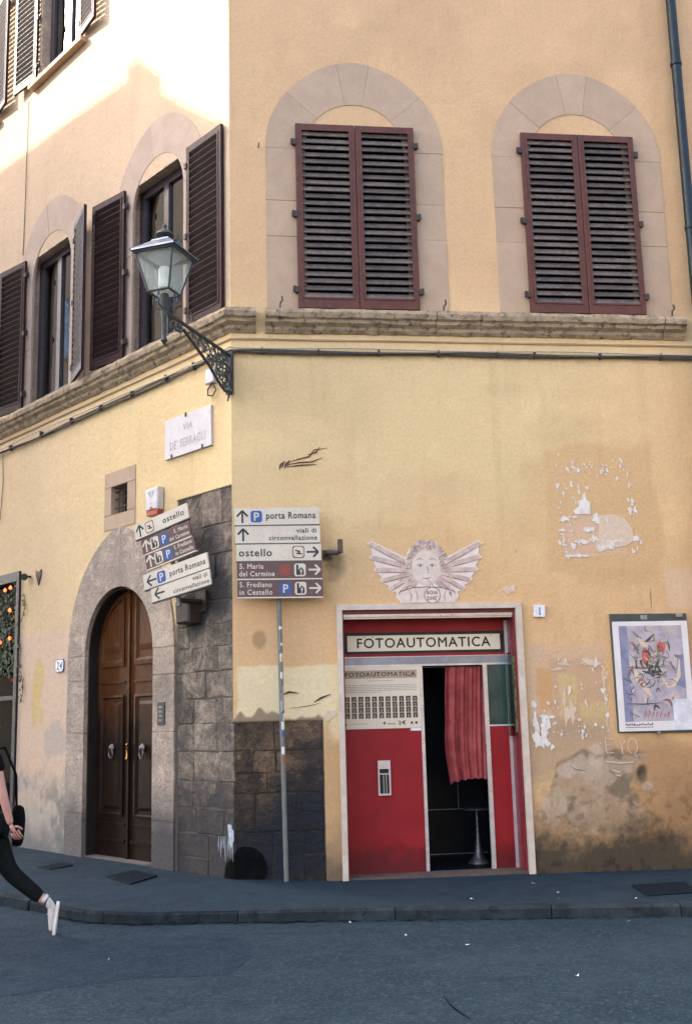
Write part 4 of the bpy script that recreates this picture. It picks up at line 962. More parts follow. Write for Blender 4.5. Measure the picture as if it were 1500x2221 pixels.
for (u0_, z0_), (u1_, z1_), sp_, n_ in (((3.73, 3.79), (3.97, 3.84), .022, 24), ((3.75, 3.72), (3.79, 3.38), .010, 18), ((3.85, 3.78), (3.885, 3.46), .014, 22), ((3.87, 3.51), (4.15, 3.565), .020, 40), ((4.16, 3.85), (4.19, 3.72), .012, 24), ((4.00, 3.67), (4.13, 3.69), .022, 40), ((3.80, 3.38), (4.05, 3.38), .012, 30), ((4.28, 3.53), (4.47, 3.56), .016, 40), ((4.18, 3.46), (4.35, 3.50), .03, 50)):
    for k in range(n_):
        q = rt.random(); s = 0.004+0.020*rt.random()**2
        t.poly(ragged(u0_+(u1_-u0_)*q+rt.gauss(0, sp_*.5), z0_+(z1_-z0_)*q+rt.gauss(0, sp_*.5), s*rt.uniform(.6, 1.8), s*rt.uniform(.4, 1.1), 10, 0.6, k), PF, 0.0125, 0.0138+0.0010*rt.random())
tb = thing('torn_bill', RF(4.15, 3.35, 0), 'torn white flakes of a scraped-off bill high above the framed poster', 'poster remnant', 'torn bills on the booth wall')
tag(t.build('paper_flakes', 'paper', tb), kind='stuff')
t = MB(); t.poly([(4.17, 3.84), (4.40, 3.86), (4.52, 3.80), (4.60, 3.68), (4.60, 3.55), (4.52, 3.49), (4.36, 3.47), (4.16, 3.41), (4.14, 3.52), (4.18, 3.6), (4.2, 3.72)], PF, 0.010, 0.013)
tag(t.build('paste_layer', 'palepaper', tb), kind='stuff')
tb = thing('torn_bill', RF(3.4, 1.25, 0), 'torn white bill remnants beside the booth frame at waist height', 'poster remnant', 'torn bills on the booth wall')
t = MB()
for k, (u, z, a, b) in enumerate(((3.31, 1.72, 0.025, 0.05), (3.32, 1.52, 0.03, 0.10), (3.42, 1.46, 0.055, 0.12), (3.34, 1.33, 0.06, 0.085), (3.42, 1.30, 0.05, 0.04), (3.45, 1.58, 0.08, 0.02))): t.poly(ragged(u, z, a, b, 34, 0.42, 60+k), PF, 0.0125, 0.0135+k*0.0004)
for k in range(130):
    u, z = rt.choice(((rt.uniform(3.27, 3.5), rt.uniform(1.24, 1.75)), (rt.uniform(3.5, 4.15), rt.gauss(1.42, .06)), (rt.uniform(3.55, 4.15), rt.gauss(2.17, .03)), (rt.gauss(4.14, .012), rt.uniform(1.4, 2.15)), (rt.uniform(3.55, 4.1), rt.uniform(1.4, 2.1)))); s = 0.003+0.016*rt.random()**3; t.poly(ragged(u, z, s, s*rt.uniform(.8, 2.2), 9, .6, 100+k), PF, 0.0125, 0.0150+0.0008*rt.random())
tag(t.build('paper_flakes', 'paper', tb), kind='stuff')
t = MB()
for k, (u, z, a, b) in enumerate(((3.68, 2.16, 0.05, 0.03), (3.99, 2.17, 0.10, 0.035), (3.60, 2.10, 0.05, 0.02), (4.13, 1.85, 0.012, 0.3), (3.66, 1.7, 0.02, 0.18), (3.72, 1.62, 0.05, 0.12))): t.poly(ragged(u, z, a, b, 36, 0.55, 80+k), PF, 0.0120, 0.0125+k*0.0003)
tag(t.build('paste_layer', 'palepaper', tb), kind='stuff')
t = MB()
for k, (u, z) in enumerate(((3.1, 3.0), (1.04, 1.66))): t.poly(ragged(u, z, 0.06, 0.055, 20, 0.4, 90+k), PF, 0.010, 0.013)
tag(t.build('paste_layer', 'palepaper', tb), kind='stuff')

# ------------------------------------------------------------------ cables along the fronts
cb = thing('wall_cable', RF(0, 5.7, 0), 'bundle of dark and pale cables clipped along the wall under the ledge', 'cable')
def run(z, o, sag, ph):
    L = []
    for u in np.arange(9, 0.1, -0.15): L.append(LF(u, z + sag*math.sin(u*2.1+ph)*0.5 + (0.02*math.sin(u*0.9+ph)), o))
    L.append((N+RN).normalized()*o*1.1 + Vector((0, 0, z)))
    for u in np.arange(0.1, 5.52, 0.15): L.append(RF(u, z + sag*math.sin(u*2.6+ph)*0.5, o))
    return L
for k, (z, o, r, mt, ph) in enumerate(((5.765, 0.022, 0.013, 'cable', 0.3), (5.738, 0.026, 0.010, 'cable', 2.1), (5.792, 0.050, 0.008, 'whitecable', 4.0), (5.752, 0.045, 0.008, 'cable', 1.0))):
    mb = MB(); mb.tube(run(z, o, 0.016, ph), r, 6); mb.build('cable_strand', mt, cb, smooth=True)
for u in (0.35, 1.0, 1.7, 2.4, 3.1, 3.55, 4.35, 5.1):
    mb = MB(); mb.box(RF, u-.007, u+.007, 5.722, 5.802, -.01, 0.055); mb.build('cable_clip', 'iron', cb)
for u in (0.7, 1.3, 2.1, 2.9, 3.7, 4.6, 5.6):
    mb = MB(); mb.box(LF, u-.010, u+.010, 5.718, 5.805, -.01, 0.055); mb.build('cable_clip', 'iron', cb)
mb = MB(); mb.tube([LF(5.88, 5.72, 0.02), LF(5.86, 5.3, 0.012), LF(5.9, 4.9, 0.012), LF(5.93, 4.7, 0.012)], 0.006, 5); mb.tube([LF(5.38, 11.4, 0.01), LF(5.40, 9.5, 0.01), LF(5.42, 8.8, 0.01)], 0.006, 5); mb.build('drop_wire', 'cable', cb)

# ------------------------------------------------------------------ street lamp on the corner
AD = (N+RN).normalized(); AP = Vector((AD.y, -AD.x, 0)); CR = AD*0.02
lamp = thing('street_lamp', CR+Vector((0, 0, 5.4)), 'cast iron bracket lamp with a square glass lantern at the house corner', 'street lamp')
K = lambda a, z, s=0.0: CR + AD*a + AP*s + Vector((0, 0, z))
mb = MB()
mb.tube([K(0.0, 5.70), K(1.0, 5.715), K(1.48, 5.72)], 0.020, 8)
mb.tube([K(0.03, 5.27), K(0.13, 5.25), K(0.24, 5.29), K(0.52, 5.44), K(0.92, 5.595), K(1.10, 5.66)], 0.017, 8)
mb.tube([K(0.05, 5.27), K(0.04, 5.21), K(0.07, 5.15)], [0.018, 0.014, 0.008], 8)
for s in (-1, 1): mb.box(lambda u, z, o: K(o, z, u), -0.045, 0.045, 5.24, 5.74, 0.0, 0.03) if s < 0 else None
mb.build('bracket_arm', 'lampiron', lamp, smooth=True)
mb = MB()
def scroll(ca, cz, r0, turns, a0, sgn, th=0.008):
    n = 22; mb.tube([K(ca + r0*(1-0.75*i/n)*math.cos(a0+sgn*turns*6.283*i/n), cz + r0*(1-0.75*i/n)*math.sin(a0+sgn*turns*6.283*i/n), random.uniform(-.004, .004)) for i in range(n+1)], th, 6)
for (a, z, r) in ((0.12, 5.60, 0.085), (0.13, 5.45, 0.075), (0.28, 5.60, 0.075), (0.30, 5.49, 0.06), (0.43, 5.62, 0.065), (0.46, 5.535, 0.05), (0.58, 5.64, 0.055), (0.62, 5.575, 0.04), (0.73, 5.655, 0.045), (0.87, 5.67, 0.035), (0.06, 5.52, 0.05), (0.21, 5.53, 0.05), (0.36, 5.55, 0.04), (0.10, 5.36, 0.065), (0.21, 5.40, 0.06), (0.31, 5.42, 0.05), (0.16, 5.32, 0.04), (0.09, 5.45, 0.05), (0.15, 5.64, 0.06), (0.42, 5.48, 0.04), (0.54, 5.52, 0.035)):
    scroll(a, z, r, 1.25, random.uniform(0, 6), random.choice((1, -1)), 0.010 if a < .35 else 0.008)
for a in (0.12, 0.2, 0.28, 0.36, 0.52, 0.68, 0.84): mb.tube([K(a, 5.25+0.4*a), K(a-0.03, 5.55+0.1*a), K(a+0.03, 5.70)], 0.009, 6)
for a in (1.15, 1.22, 1.30): scroll(a, 5.63, 0.05, 1.2, random.uniform(0, 6), 1, 0.012)
tag(mb.build('scrollwork', 'lampiron', lamp, smooth=True), kind='stuff')
lx = K(1.48, -0.065)
mb = MB(); mb.lathe([(0.0, 5.42), (0.016, 5.44), (0.036, 5.47), (0.022, 5.51), (0.024, 5.53), (0.026, 5.72), (0.034, 5.74), (0.027, 5.80), (0.040, 5.86), (0.050, 5.95), (0.04, 5.965)], lx, 12)
for s in (1, -1):
    for d in (AD, AP): mb.tube([lx+Vector((0, 0, 5.80))+d*s*0.03, lx+Vector((0, 0, 5.83))+d*s*0.10, lx+Vector((0, 0, 5.90))+d*s*0.13, lx+Vector((0, 0, 5.965))+d*s*0.115], 0.009, 6)
mb.build('lamp_post', 'lampiron', lamp, smooth=True)
B0, B1, ZB, ZT = 0.118, 0.215, 5.97, 6.37
cor = lambda h, z, i: lx + AD*h*(1, 1, -1, -1)[i] + AP*h*(1, -1, -1, 1)[i] + Vector((0, 0, z))
mb = MB()
for i in range(4):
    mb.tube([cor(B0, ZB, i), cor(B1, ZT, i)], 0.011, 6); mb.tube([cor(B0, ZB, i), cor(B0, ZB, (i+1) % 4)], 0.013, 6); mb.tube([cor(B1+.01, ZT, i), cor(B1+.01, ZT, (i+1) % 4)], 0.016, 6)
    mb.tube([cor(B1+.015, ZT, i), cor(B1+.04, ZT+0.03, i)], 0.008, 5)
mb.build('lantern_frame', 'lampiron', lamp)
for i in range(4):
    j = (i+1) % 4; mb = MB(); mb.add([cor(B0, ZB+.01, i), cor(B0, ZB+.01, j), cor(B1, ZT-.01, j), cor(B1, ZT-.01, i)], [(0, 1, 2, 3)]); mb.build('pane', 'lampglass', lamp)
mb = MB(); mb.add([cor(B0-.01, ZB-.004, i) for i in range(4)], [(0, 1, 2, 3)]); mb.build('base_pane', 'lampglass', lamp)
mb = MB(); q = [cor(B1+0.038, ZT+.012, i) for i in range(4)] + [cor(B1+0.033, ZT+.03, i) for i in range(4)] + [cor(0.10, ZT+0.15, i) for i in range(4)] + [cor(0.095, ZT+0.165, i) for i in range(4)]
mb.add(q, [(3, 2, 1, 0), (12, 13, 14, 15)] + [(r*4+i, r*4+(i+1) % 4, r*4+4+(i+1) % 4, r*4+4+i) for r in range(3) for i in range(4)])
mb.build('lantern_roof', M('blue_grey_zinc', (0.20, 0.23, 0.28), (0.14, 0.17, 0.21), 9, rough=0.38, metal=0.8, bmp=0.05), lamp)
mb = MB(); mb.lathe([(0.05, 6.53), (0.05, 6.575), (0.085, 6.585), (0.098, 6.60), (0.078, 6.63), (0.035, 6.66), (0.02, 6.68), (0.026, 6.70), (0.0, 6.74)], lx, 16); mb.build('finial', 'lampiron', lamp, smooth=True)
mb = MB(); mb.lathe([(0.03, 6.0), (0.06, 6.03), (0.065, 6.22), (0.05, 6.25), (0.0, 6.26)], lx, 16); mb.build('lamp_diffuser', 'milk', lamp, smooth=True)
mb = MB(); mb.lathe([(0.02, 6.26), (0.13, 6.33), (0.17, 6.36), (0.0, 6.365)], lx, 16); mb.build('reflector', 'greyplastic', lamp, smooth=True)
# feed box on the left wall under the bracket
fb = thing('junction_box', LF(0.35, 5.45, 0), 'small white junction box on the wall behind the lamp bracket', 'junction box')
mb = MB(); mb.poly([(0.27, 5.46), (0.43, 5.46), (0.43, 5.64), (0.27, 5.64)], LF, 0.0, 0.06, 0.01); mb.build('box_lid', 'plastic', fb)
mb = MB(); mb.tube([LF(0.33, 5.46, 0.03), LF(0.40, 5.40, 0.04), LF(0.40, 5.33, 0.04), LF(0.30, 5.30, 0.04), LF(0.24, 5.36, 0.04), LF(0.28, 5.42, 0.04)], 0.010, 6); mb.build('cable_loop', 'cable', fb)

# ------------------------------------------------------------------ plaques and small fittings on the walls
pl = thing('street_name_plaque', LF(0.83, 4.73, 0), 'white marble street name plaque reading VIA DE SERRAGLI', 'street sign')
mb = MB(); mb.poly([(0.345, 4.73), (1.315, 4.735), (1.32, 5.225), (0.35, 5.21)], LF, 0.0, 0.035, 0.004); mb.build('plaque', 'marble', pl)
mb = MB(); put_text(mb, 'VIA', LV, -0.92, -0.72, 5.02, 0.085, 0.0362); put_text(mb, "DE' SERRAGLI", LV, -1.20, -0.46, 4.83, 0.10, 0.0362); mb.build('lettering', 'engrave', pl)
for u, z in ((0.86, 5.205), (1.16, 4.752), (0.52, 4.748)):
    mb = MB(); mb.box(LF, u-.012, u+.012, z-.025, z+.025, 0.034, 0.045); mb.build('fixing_clip', 'iron', pl)
al_ = thing('alarm_box', LF(1.5, 4.1, 0), 'white alarm siren box with red lower cover above the tilted signs', 'alarm box')
mb = MB(); mb.poly([(1.38, 4.15), (1.64, 4.15), (1.65, 4.42), (1.37, 4.42)], LF, 0.01, 0.10, 0.012); mb.build('housing', 'plastic', al_)
mb = MB(); mb.poly([(1.39, 4.085), (1.63, 4.085), (1.64, 4.148), (1.38, 4.148)], LF, 0.01, 0.095, 0.01); mb.poly([(1.46, 4.15), (1.56, 4.15), (1.51, 4.20)], LF, 0.095, 0.104); mb.build('beacon_cover', 'redplastic', al_)
mb = MB(); mb.flat([(1.52, 4.38), (1.60, 4.38), (1.525, 4.29)], LF, 0.1015); mb.flat([(1.42, 4.38), (1.50, 4.38), (1.495, 4.29)], LF, 0.1015); mb.box(LF, 1.47, 1.55, 4.225, 4.232, 0.10, 0.1015); tag(mb.build('grille_mark', 'greyplastic', al_), kind='stuff')
n24 = thing('house_number_plate', LF(3.9, 2.32, 0), 'white enamel house number 24 with blue rim between shop and arched door', 'house number')
mb = MB(); c_ = 0.03; mb.poly([(3.80+c_, 2.325), (4.03-c_, 2.325), (4.03, 2.325+c_), (4.03, 2.50-c_), (4.03-c_, 2.50), (3.80+c_, 2.50), (3.80, 2.50-c_), (3.80, 2.325+c_)], LF, 0.0, 0.016); mb.build('rim', 'enamelblue', n24)
mb = MB(); c_ = 0.026; mb.poly([(3.81+c_, 2.335), (4.02-c_, 2.335), (4.02, 2.335+c_), (4.02, 2.49-c_), (4.02-c_, 2.49), (3.81+c_, 2.49), (3.81, 2.49-c_), (3.81, 2.335+c_)], LF, 0.008, 0.019); mb.build('plate_face', 'enamel', n24)
mb = MB(); put_text(mb, '24', LV, -3.985, -3.845, 2.36, 0.105, 0.0198, 0.12); mb.build('lettering', 'enamelblue', n24)
n1 = thing('house_number_plate', RF(3.43, 2.68, 0), 'white tile house number 1 beside the booth frame', 'house number')
mb = MB(); mb.poly([(3.365, 2.685), (3.49, 2.68), (3.495, 2.815), (3.37, 2.82)], RF, 0.0, 0.03, 0.003); mb.build('plate_face', 'enamel', n1)
mb = MB(); mb.line([(3.43, 2.71), (3.432, 2.785)], 0.012, RF, 0.0306); mb.line([(3.418, 2.71), (3.444, 2.71)], 0.006, RF, 0.0308); mb.line([(3.42, 2.782), (3.436, 2.787)], 0.006, RF, 0.0310); mb.build('lettering', 'crack', n1)
sh_ = MB(); sh_.poly([(4.52, 3.79), (4.60, 3.76), (4.68, 3.79), (4.685, 3.72), (4.60, 3.57), (4.53, 3.70)], LF, 0.0, 0.02, 0.004)
tag(sh_.build('shield_plaque', M('bronze_plaque', (0.09, 0.05, 0.04), None, 20, rough=0.6, metal=0.3, bmp=0.2), loc=LF(4.6, 3.57)), 'small dark shield-shaped plaque on the plaster by the shop', 'plaque')
wl_ = thing('wall_spotlight', LF(4.84, 3.70, 0), 'small round grey spotlight on the wall above the ivy', 'spotlight')
mb = MB(); mb.tube([LF(4.86, 3.72, 0), LF(4.86, 3.72, 0.08)], 0.015, 8); mb.build('mount', 'iron', wl_)
mb = MB(); mb.tube([LF(4.92, 3.73, 0.08), LF(4.87, 3.72, 0.10), LF(4.78, 3.70, 0.14)], [0.03, 0.045, 0.05], 12); mb.build('lamp_head', 'lampiron', wl_, smooth=True)
ic = thing('door_intercom', LF(1.38, 1.60, 0), 'dark intercom panel set on the stone jamb of the arched door', 'intercom')
mb = MB(); mb.poly([(1.30, 1.60), (1.45, 1.60), (1.45, 1.86), (1.30, 1.86)], LF, 0.02, 0.034, 0.003); mb.build('plate_face', M('oxidised_brass', (0.05, 0.05, 0.045), None, 20, rough=0.45, metal=0.5, bmp=0.2), ic)
mb = MB()
for k in range(4): mb.box(LF, 1.33, 1.345, 1.64+k*0.05, 1.66+k*0.05, 0.033, 0.040); mb.box(LF, 1.36, 1.42, 1.64+k*0.05, 1.665+k*0.05, 0.033, 0.036)
mb.build_each('button', 'steel', ic)
br = thing('rusty_wall_bracket', RF(1.05, 3.35, 0), 'rusty pipe stub with upturned end jutting from the wall beside the signs', 'bracket')
mb = MB(); mb.tube([RF(1.04, 3.41, -0.02), RF(1.05, 3.41, 0.18), RF(1.13, 3.40, 0.20), RF(1.17, 3.42, 0.20)], 0.028, 8); mb.build('stub', 'iron', br)
mb = MB(); mb.box(RF, 1.145, 1.20, 3.40, 3.55, 0.19, 0.22); mb.box(RF, 1.0, 1.10, 3.36, 3.46, -0.01, 0.02); mb.build_each('plate', M('rust', (0.12, 0.075, 0.055), (0.07, 0.04, 0.03), 20, rough=0.8, bmp=0.3), br)

# ------------------------------------------------------------------ direction signs
def arrow_up(mb, g, a, z, h, o, w_=0.021):
    mb.line([(a, z), (a, z+h)], w_, g, o); mb.line([(a-h*.42, z+h*.52), (a, z+h*0.97)], w_, g, o+.0003); mb.line([(a+h*.42, z+h*.52), (a, z+h*0.97)], w_, g, o+.0006)
def arrow_side(mb, g, a, z, h, o, s, w_=0.021):
    mb.line([(a, z), (a+s*h, z)], w_, g, o); mb.line([(a+s*h*.55, z+h*.42), (a+s*h*.97, z)], w_, g, o+.0003); mb.line([(a+s*h*.55, z-h*.42), (a+s*h*.97, z)], w_, g, o+.0006)
def sq(mb, g, a0, a1, z0, z1, o, r=0.018):
    mb.flat([(a0+r, z0), (a1-r, z0), (a1, z0+r), (a1, z1-r), (a1-r, z1), (a0+r, z1), (a0, z1-r), (a0, z0+r)], g, o)
def sign_panel(root, g, L, H, kind, lines, up, label, symbols, twoline=False, arrow_left=True, txt=None):
    """g(a,z,o): a along the panel, z up from its lower edge"""
    b = MB(); b.box(g, 0, L, 0, H, 0.0, 0.022); p = b.build('sign_panel', 'signwhite' if kind == 'w' else 'signbrown', root); p['label'] = label
    e_ = MB(); e_.box(g, -0.001, L+.001, -0.010, 0.004, -0.012, 0.0235); e_.box(g, 0.1, 0.2, H*.3, H*.6, -0.03, -0.0005); e_.build('sign_rail', 'signedge' if kind == 'w' else 'signwhite', p)
    ink = MB(); o = 0.0235
    for (s, a0, a1, z0, h) in lines: put_text(ink, s, g, a0, a1, z0, h, o)
    if up: up(ink, o)
    ink.build('lettering', 'signdark' if kind == 'w' else 'signwhite', p)
    for (nm, a) in symbols:
        q = MB()
        if nm == 'P':
            sq(q, g, a, a+0.125, H/2-.065, H/2+.065, o); q.cur = 1; put_text(q, 'P', g, a+.038, a+.092, H/2-.045, .09, o+.0012); q.build('parking_symbol', ['signblue', 'signwhite'], p)
        elif nm == 'R': sq(q, g, a, a+0.125, H/2-.065, H/2+.065, o); q.build('red_patch', 'signred', p)
        elif nm == 'C':
            sq(q, g, a, a+0.125, H/2-.07, H/2+.07, o); q.cur = 1; zc = H/2
            q.flat([(a+.022, zc-.055), (a+.045, zc-.055), (a+.045, zc+.05), (a+.034, zc+.062), (a+.022, zc+.05)], g, o+.0012)
            q.flat([(a+.0455, zc-.055), (a+.104, zc-.055), (a+.104, zc+.0), (a+.075, zc+.032), (a+.0455, zc+.0)], g, o+.0012)
            q.cur = 0; q.line([(a+.075, zc-.05), (a+.075, zc+.012)], .010, g, o+.002); q.line([(a+.060, zc-.012), (a+.09, zc-.012)], .010, g, o+.0024)
            q.build('church_symbol', ['signwhite', 'signdark'], p)
        elif nm == 'H':
            q.cur = 1; sq(q, g, a, a+0.13, H/2-.068, H/2+.068, o); q.cur = 0; sq(q, g, a+.010, a+0.12, H/2-.058, H/2+.058, o+.0012); q.cur = 2; zc = H/2
            q.line([(a+.03, zc+.02), (a+.055, zc+.012), (a+.08, zc-.01)], .014, g, o+.002); q.line([(a+.04, zc-.012), (a+.07, zc-.018), (a+.105, zc-.022)], .014, g, o+.0023); q.line([(a+.055, zc+.015), (a+.085, zc+.005)], .010, g, o+.0026)
            q.build('hostel_symbol', ['signwhite', 'signred', 'signdark'], p)
    return p
SO = 0.16
sp = thing('sign_post', RF(0.5, -0.02, SO-0.06), 'grey post carrying five direction signs, stickers on its shaft', 'sign post')
mb = MB(); mb.tube([RF(0.535, -0.06, SO-.06), RF(0.515, 1.5, SO-.06), RF(0.492, 3.90, SO-.06)], 0.026, 12); pole = mb.build('pole', 'pole', sp, smooth=True)
rp = random.Random(5)
for z, h, mt in ((2.42, .03, 'paper'), (2.28, .09, 'paper'), (2.27, .04, 'yellowpaper'), (2.09, .07, 'paper'), (1.95, .05, 'greyplastic'), (1.86, .12, 'skinprint'), (1.76, .12, 'greyplastic'), (1.65, .08, 'paper'), (1.56, .08, 'paper'), (1.47, .05, 'signblue'), (1.30, .08, 'paper'), (1.215, .055, 'redplastic'), (2.6, .03, 'paper'), (1.70, .03, 'signdark'), (1.9, .03, 'signblue')):
    mb = MB(); n_ = 7; a0 = rp.uniform(-2.2, -1.2); a1 = a0+rp.uniform(.7, 1.4); P = []; cx = 0.515-(z-1.5)*0.0095
    for i in range(n_+1):
        a = a0+(a1-a0)*i/n_
        for zz in (z-h/2+rp.uniform(-.006, .006), z+h/2+rp.uniform(-.006, .006)): P.append(Vector((cx+0.0275*math.cos(a), -(SO-.06)+0.0275*math.sin(a), zz)))
    mb.add(P, [[2*i, 2*i+2, 2*i+3, 2*i+1] for i in range(n_)]); mb.build('sticker', mt, pole)
def rg(a0, z0, tilt):
    c, s = math.cos(tilt), math.sin(tilt)
    return lambda a, z, o: RF(a0 + a*c - z*s, z0 + a*s + z*c, SO + o)
def UP(g, a, H): return lambda mb, o: arrow_up(mb, g, a, H/2-.07, .14, o)
def SD(g, a, z, s): return lambda mb, o: arrow_side(mb, g, a, z, .13, o, s)
L_ = 0.925; H_ = 0.193
g = rg(0.025, 3.712, 0.012); sign_panel(sp, g, L_, H_, 'w', [('porta Romana', .345, .885, .07, .075)], UP(g, .085, H_), 'white panel reading porta Romana with blue parking symbol', [('P', .175)])
g = rg(0.032, 3.512, 0.006); sign_panel(sp, g, L_, H_, 'w', [('viali di', .665, .885, .115, .052), ('circonvallazione', .365, .89, .035, .052)], UP(g, .085, H_), 'white panel reading viali di circonvallazione', [])
g = rg(0.040, 3.318, 0.003); sign_panel(sp, g, L_, H_, 'w', [('ostello', .03, .385, .055, .08)], SD(g, .765, H_/2, 1), 'white panel reading ostello with hostel symbol', [('H', .61)])
g = rg(0.046, 3.125, 0.0); sign_panel(sp, g, L_, H_-.004, 'b', [('S. Maria', .03, .285, .112, .055), ('del Carmine', .025, .405, .03, .055)], SD(g, .775, H_/2, 1), 'brown panel reading S. Maria del Carmine', [('R', .455), ('C', .62)])
g = rg(0.050, 2.925, -0.002); sign_panel(sp, g, L_, H_-.004, 'b', [('S. Frediano', .025, .37, .112, .055), ('in Cestello', .025, .375, .03, .055)], SD(g, .775, H_/2, 1), 'brown panel reading S. Frediano in Cestello', [('P', .455), ('C', .62)])
# tilted cluster on a wall bracket of the left street
TA = rad(40); TW = Vector((math.cos(TA), -math.sin(TA), 0)); TN = Vector((-math.sin(TA), -math.cos(TA), 0)); TP = U*0.9 + N*0.45
def tg(a0, z0, tilt):
    c, s = math.cos(rad(tilt)), math.sin(rad(tilt))
    return lambda a, z, o: TP + TW*(a0 + a*c - z*s) + Vector((0, 0, z0 + a*s + z*c)) + TN*o
ts = thing('tilted_sign_cluster', LF(0.75, 2.85, 0.0), 'bent cluster of five tilted direction signs on the stone corner', 'direction signs')
def small(lines, k=0.80): return [(s, a0*k, a1*k, z0, h) for s, a0, a1, z0, h in lines]
g = tg(-0.245, 3.685, 12); sign_panel(ts, g, 0.815, 0.178, 'w', [('ostello', .44, .76, .06, .068)], UP(g, .085, .178), 'white tilted panel reading ostello', [('H', .17)])
g = tg(-0.13, 3.50, 11.5); sign_panel(ts, g, 0.735, 0.182, 'b', [('S. Maria', .50, .70, .108, .045), ('del Carmine', .42, .71, .035, .045)], UP(g, .07, .182), 'brown tilted panel reading S. Maria del Carmine', [('C', .135), ('P', .28)])
g = tg(-0.065, 3.325, 12); sign_panel(ts, g, 0.735, 0.176, 'b', [('S. Frediano', .44, .70, .105, .045), ('in Cestello', .45, .71, .03, .045)], UP(g, .07, .176), 'brown tilted panel reading S. Frediano in Cestello', [('C', .135), ('P', .28)])
g = tg(-0.10, 3.095, 10.3); sign_panel(ts, g, 0.955, 0.178, 'w', [('porta Romana', .395, .92, .06, .066)], lambda mb, o, g=g: arrow_side(mb, g, .20, .089, .15, o, -1), 'white tilted panel reading porta Romana with arrow left', [('P', .21)])
g = tg(0.015, 2.948, 8.9); sign_panel(ts, g, 0.865, 0.176, 'w', [('viali di', .62, .83, .105, .048), ('circonvallazione', .33, .845, .03, .048)], lambda mb, o, g=g: arrow_side(mb, g, .20, .085, .15, o, -1), 'white tilted panel reading viali di circonvallazione', [])
g = tg(0.30, 2.90, 11)
mb = MB(); mb.tube([g(0.05, -0.02, -0.05), g(0.05, 1.02, -0.05)], 0.028, 10); mb.build('pole', 'pole', ts, smooth=True)
mb = MB(); a = g(0.05, 0.05, -0.05); b = g(0.05, 0.8, -0.05)
nb = lambda p: LF(p.dot(U), p.z, 0.0)
mb.tube([a, nb(a)], 0.03, 8); mb.tube([b, nb(b)], 0.022, 8); q = nb(a); mb.box(LF, q.dot(U)-.1, q.dot(U)+.1, q.z-.12, q.z+.12, -0.02, 0.02); mb.build_each('wall_arm', 'iron', ts)
q = nb(a); kb = MB(); kb.poly([(0.62, 2.72), (0.88, 2.72), (0.90, 2.98), (0.60, 2.98)], LF, -0.03, 0.16, 0.02)
tag(kb.build('iron_wall_box', 'iron', loc=LF(0.75, 2.72, 0)), 'blackened iron box on the stones under the tilted signs', 'box')

# ------------------------------------------------------------------ photo booth in the wall
bo = thing('photo_booth', RF(2.18, -0.07, 0), 'red photo booth set in the wall under a FOTOAUTOMATICA sign', 'photo booth')
D = -0.30
mb = MB()
mb.box(RF, 1.135, 1.195, -0.10, 2.852, -0.02, 0.035); mb.box(RF, 3.155, 3.222, -0.10, 2.852, -0.02, 0.035); mb.box(RF, 1.1955, 3.1545, 2.79, 2.851, -0.02, 0.034)
mb.build_each('outer_frame', 'trim', bo)
mb = MB(); mb.box(RF, 1.1956, 3.1544, 2.745, 2.789, -0.30, -0.03); mb.box(RF, 3.13, 3.1546, -0.08, 2.744, -0.31, -0.021); mb.box(RF, 1.1954, 1.215, -0.08, 2.744, -0.31, -0.021); mb.build_each('casing', 'maroon', bo)
mb = MB(); mb.box(RF, 1.2, 3.15, 2.715, 2.744, -0.05, -0.030); mb.box(RF, 1.2, 3.128, 2.695, 2.7145, -0.09, -0.05); mb.build_each('casing_trim', 'alu', bo)
mb = MB(); mb.box(RF, 1.216, 3.129, 2.565, 2.735, D-.03, D); mb.box(RF, 1.216, 3.129, 2.287, 2.319, D-.03, D); mb.build_each('header_panel', 'boothred', bo)
mb = MB(); mb.box(RF, 1.216, 3.129, 2.32, 2.564, D-.03, D-.002); hb_ = mb.build('header_sign', 'ink', bo)
mb = MB(); mb.box(RF, 1.285, 3.04, 2.352, 2.527, D-.003, D+.012); mb.build('sign_face', 'ivory', hb_)
mb = MB(); put_text(mb, 'FOTOAUTOMATICA', RF, 1.395, 2.925, 2.39, 0.108, D+.0135)
for u in (1.475, 1.565, 2.93): mb.box(RF, u, u+.014, 2.507, 2.517, D+.012, D+.0135)
mb.build('lettering', 'ink', hb_)
mb = MB(); mb.box(RF, 1.216, 3.129, 2.2, 2.286, D-.03, D+.004); mb.build('steel_band', 'steelblue', bo)
mb = MB(); mb.box(RF, 1.216, 3.129, 2.282, 2.290, D+.0045, D+.010); mb.box(RF, 1.216, 3.129, 2.179, 2.1995, D-.02, D+.008)
mb.box(RF, 2.092, 2.128, -0.045, 2.1785, D-.02, D+.012); mb.box(RF, 2.825, 2.872, -0.045, 2.1785, D-.02, D+.012); mb.box(RF, 3.095, 3.129, -0.045, 2.68, D-.019, D+.011); mb.box(RF, 2.8725, 3.0945, 1.49, 1.508, D-.02, D+.006); mb.build_each('metal_trim', 'alu', bo)
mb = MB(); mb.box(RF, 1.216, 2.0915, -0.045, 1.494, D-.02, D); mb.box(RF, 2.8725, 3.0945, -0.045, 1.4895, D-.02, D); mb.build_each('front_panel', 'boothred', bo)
mb = MB(); mb.box(RF, 2.8725, 3.0945, 1.5085, 2.178, D-.02, D-.004); mb.build('mirror', 'mirror', bo)
mb = MB(); mb.box(RF, 1.216, 2.0915, 1.496, 2.178, D-.02, D+.008); bd = mb.build('price_board', 'boardpaper', bo); o = D+.009
mb = MB(); mb.box(RF, 1.235, 2.06, 2.055, 2.135, D+.0075, D+.0095); mb.cur = 1; mb.line([(1.235, 2.055), (2.06, 2.055), (2.06, 2.135), (1.235, 2.135), (1.235, 2.055)], .006, RF, D+.0102); mb.build('title_strip', ['tan', 'paleink'], bd)
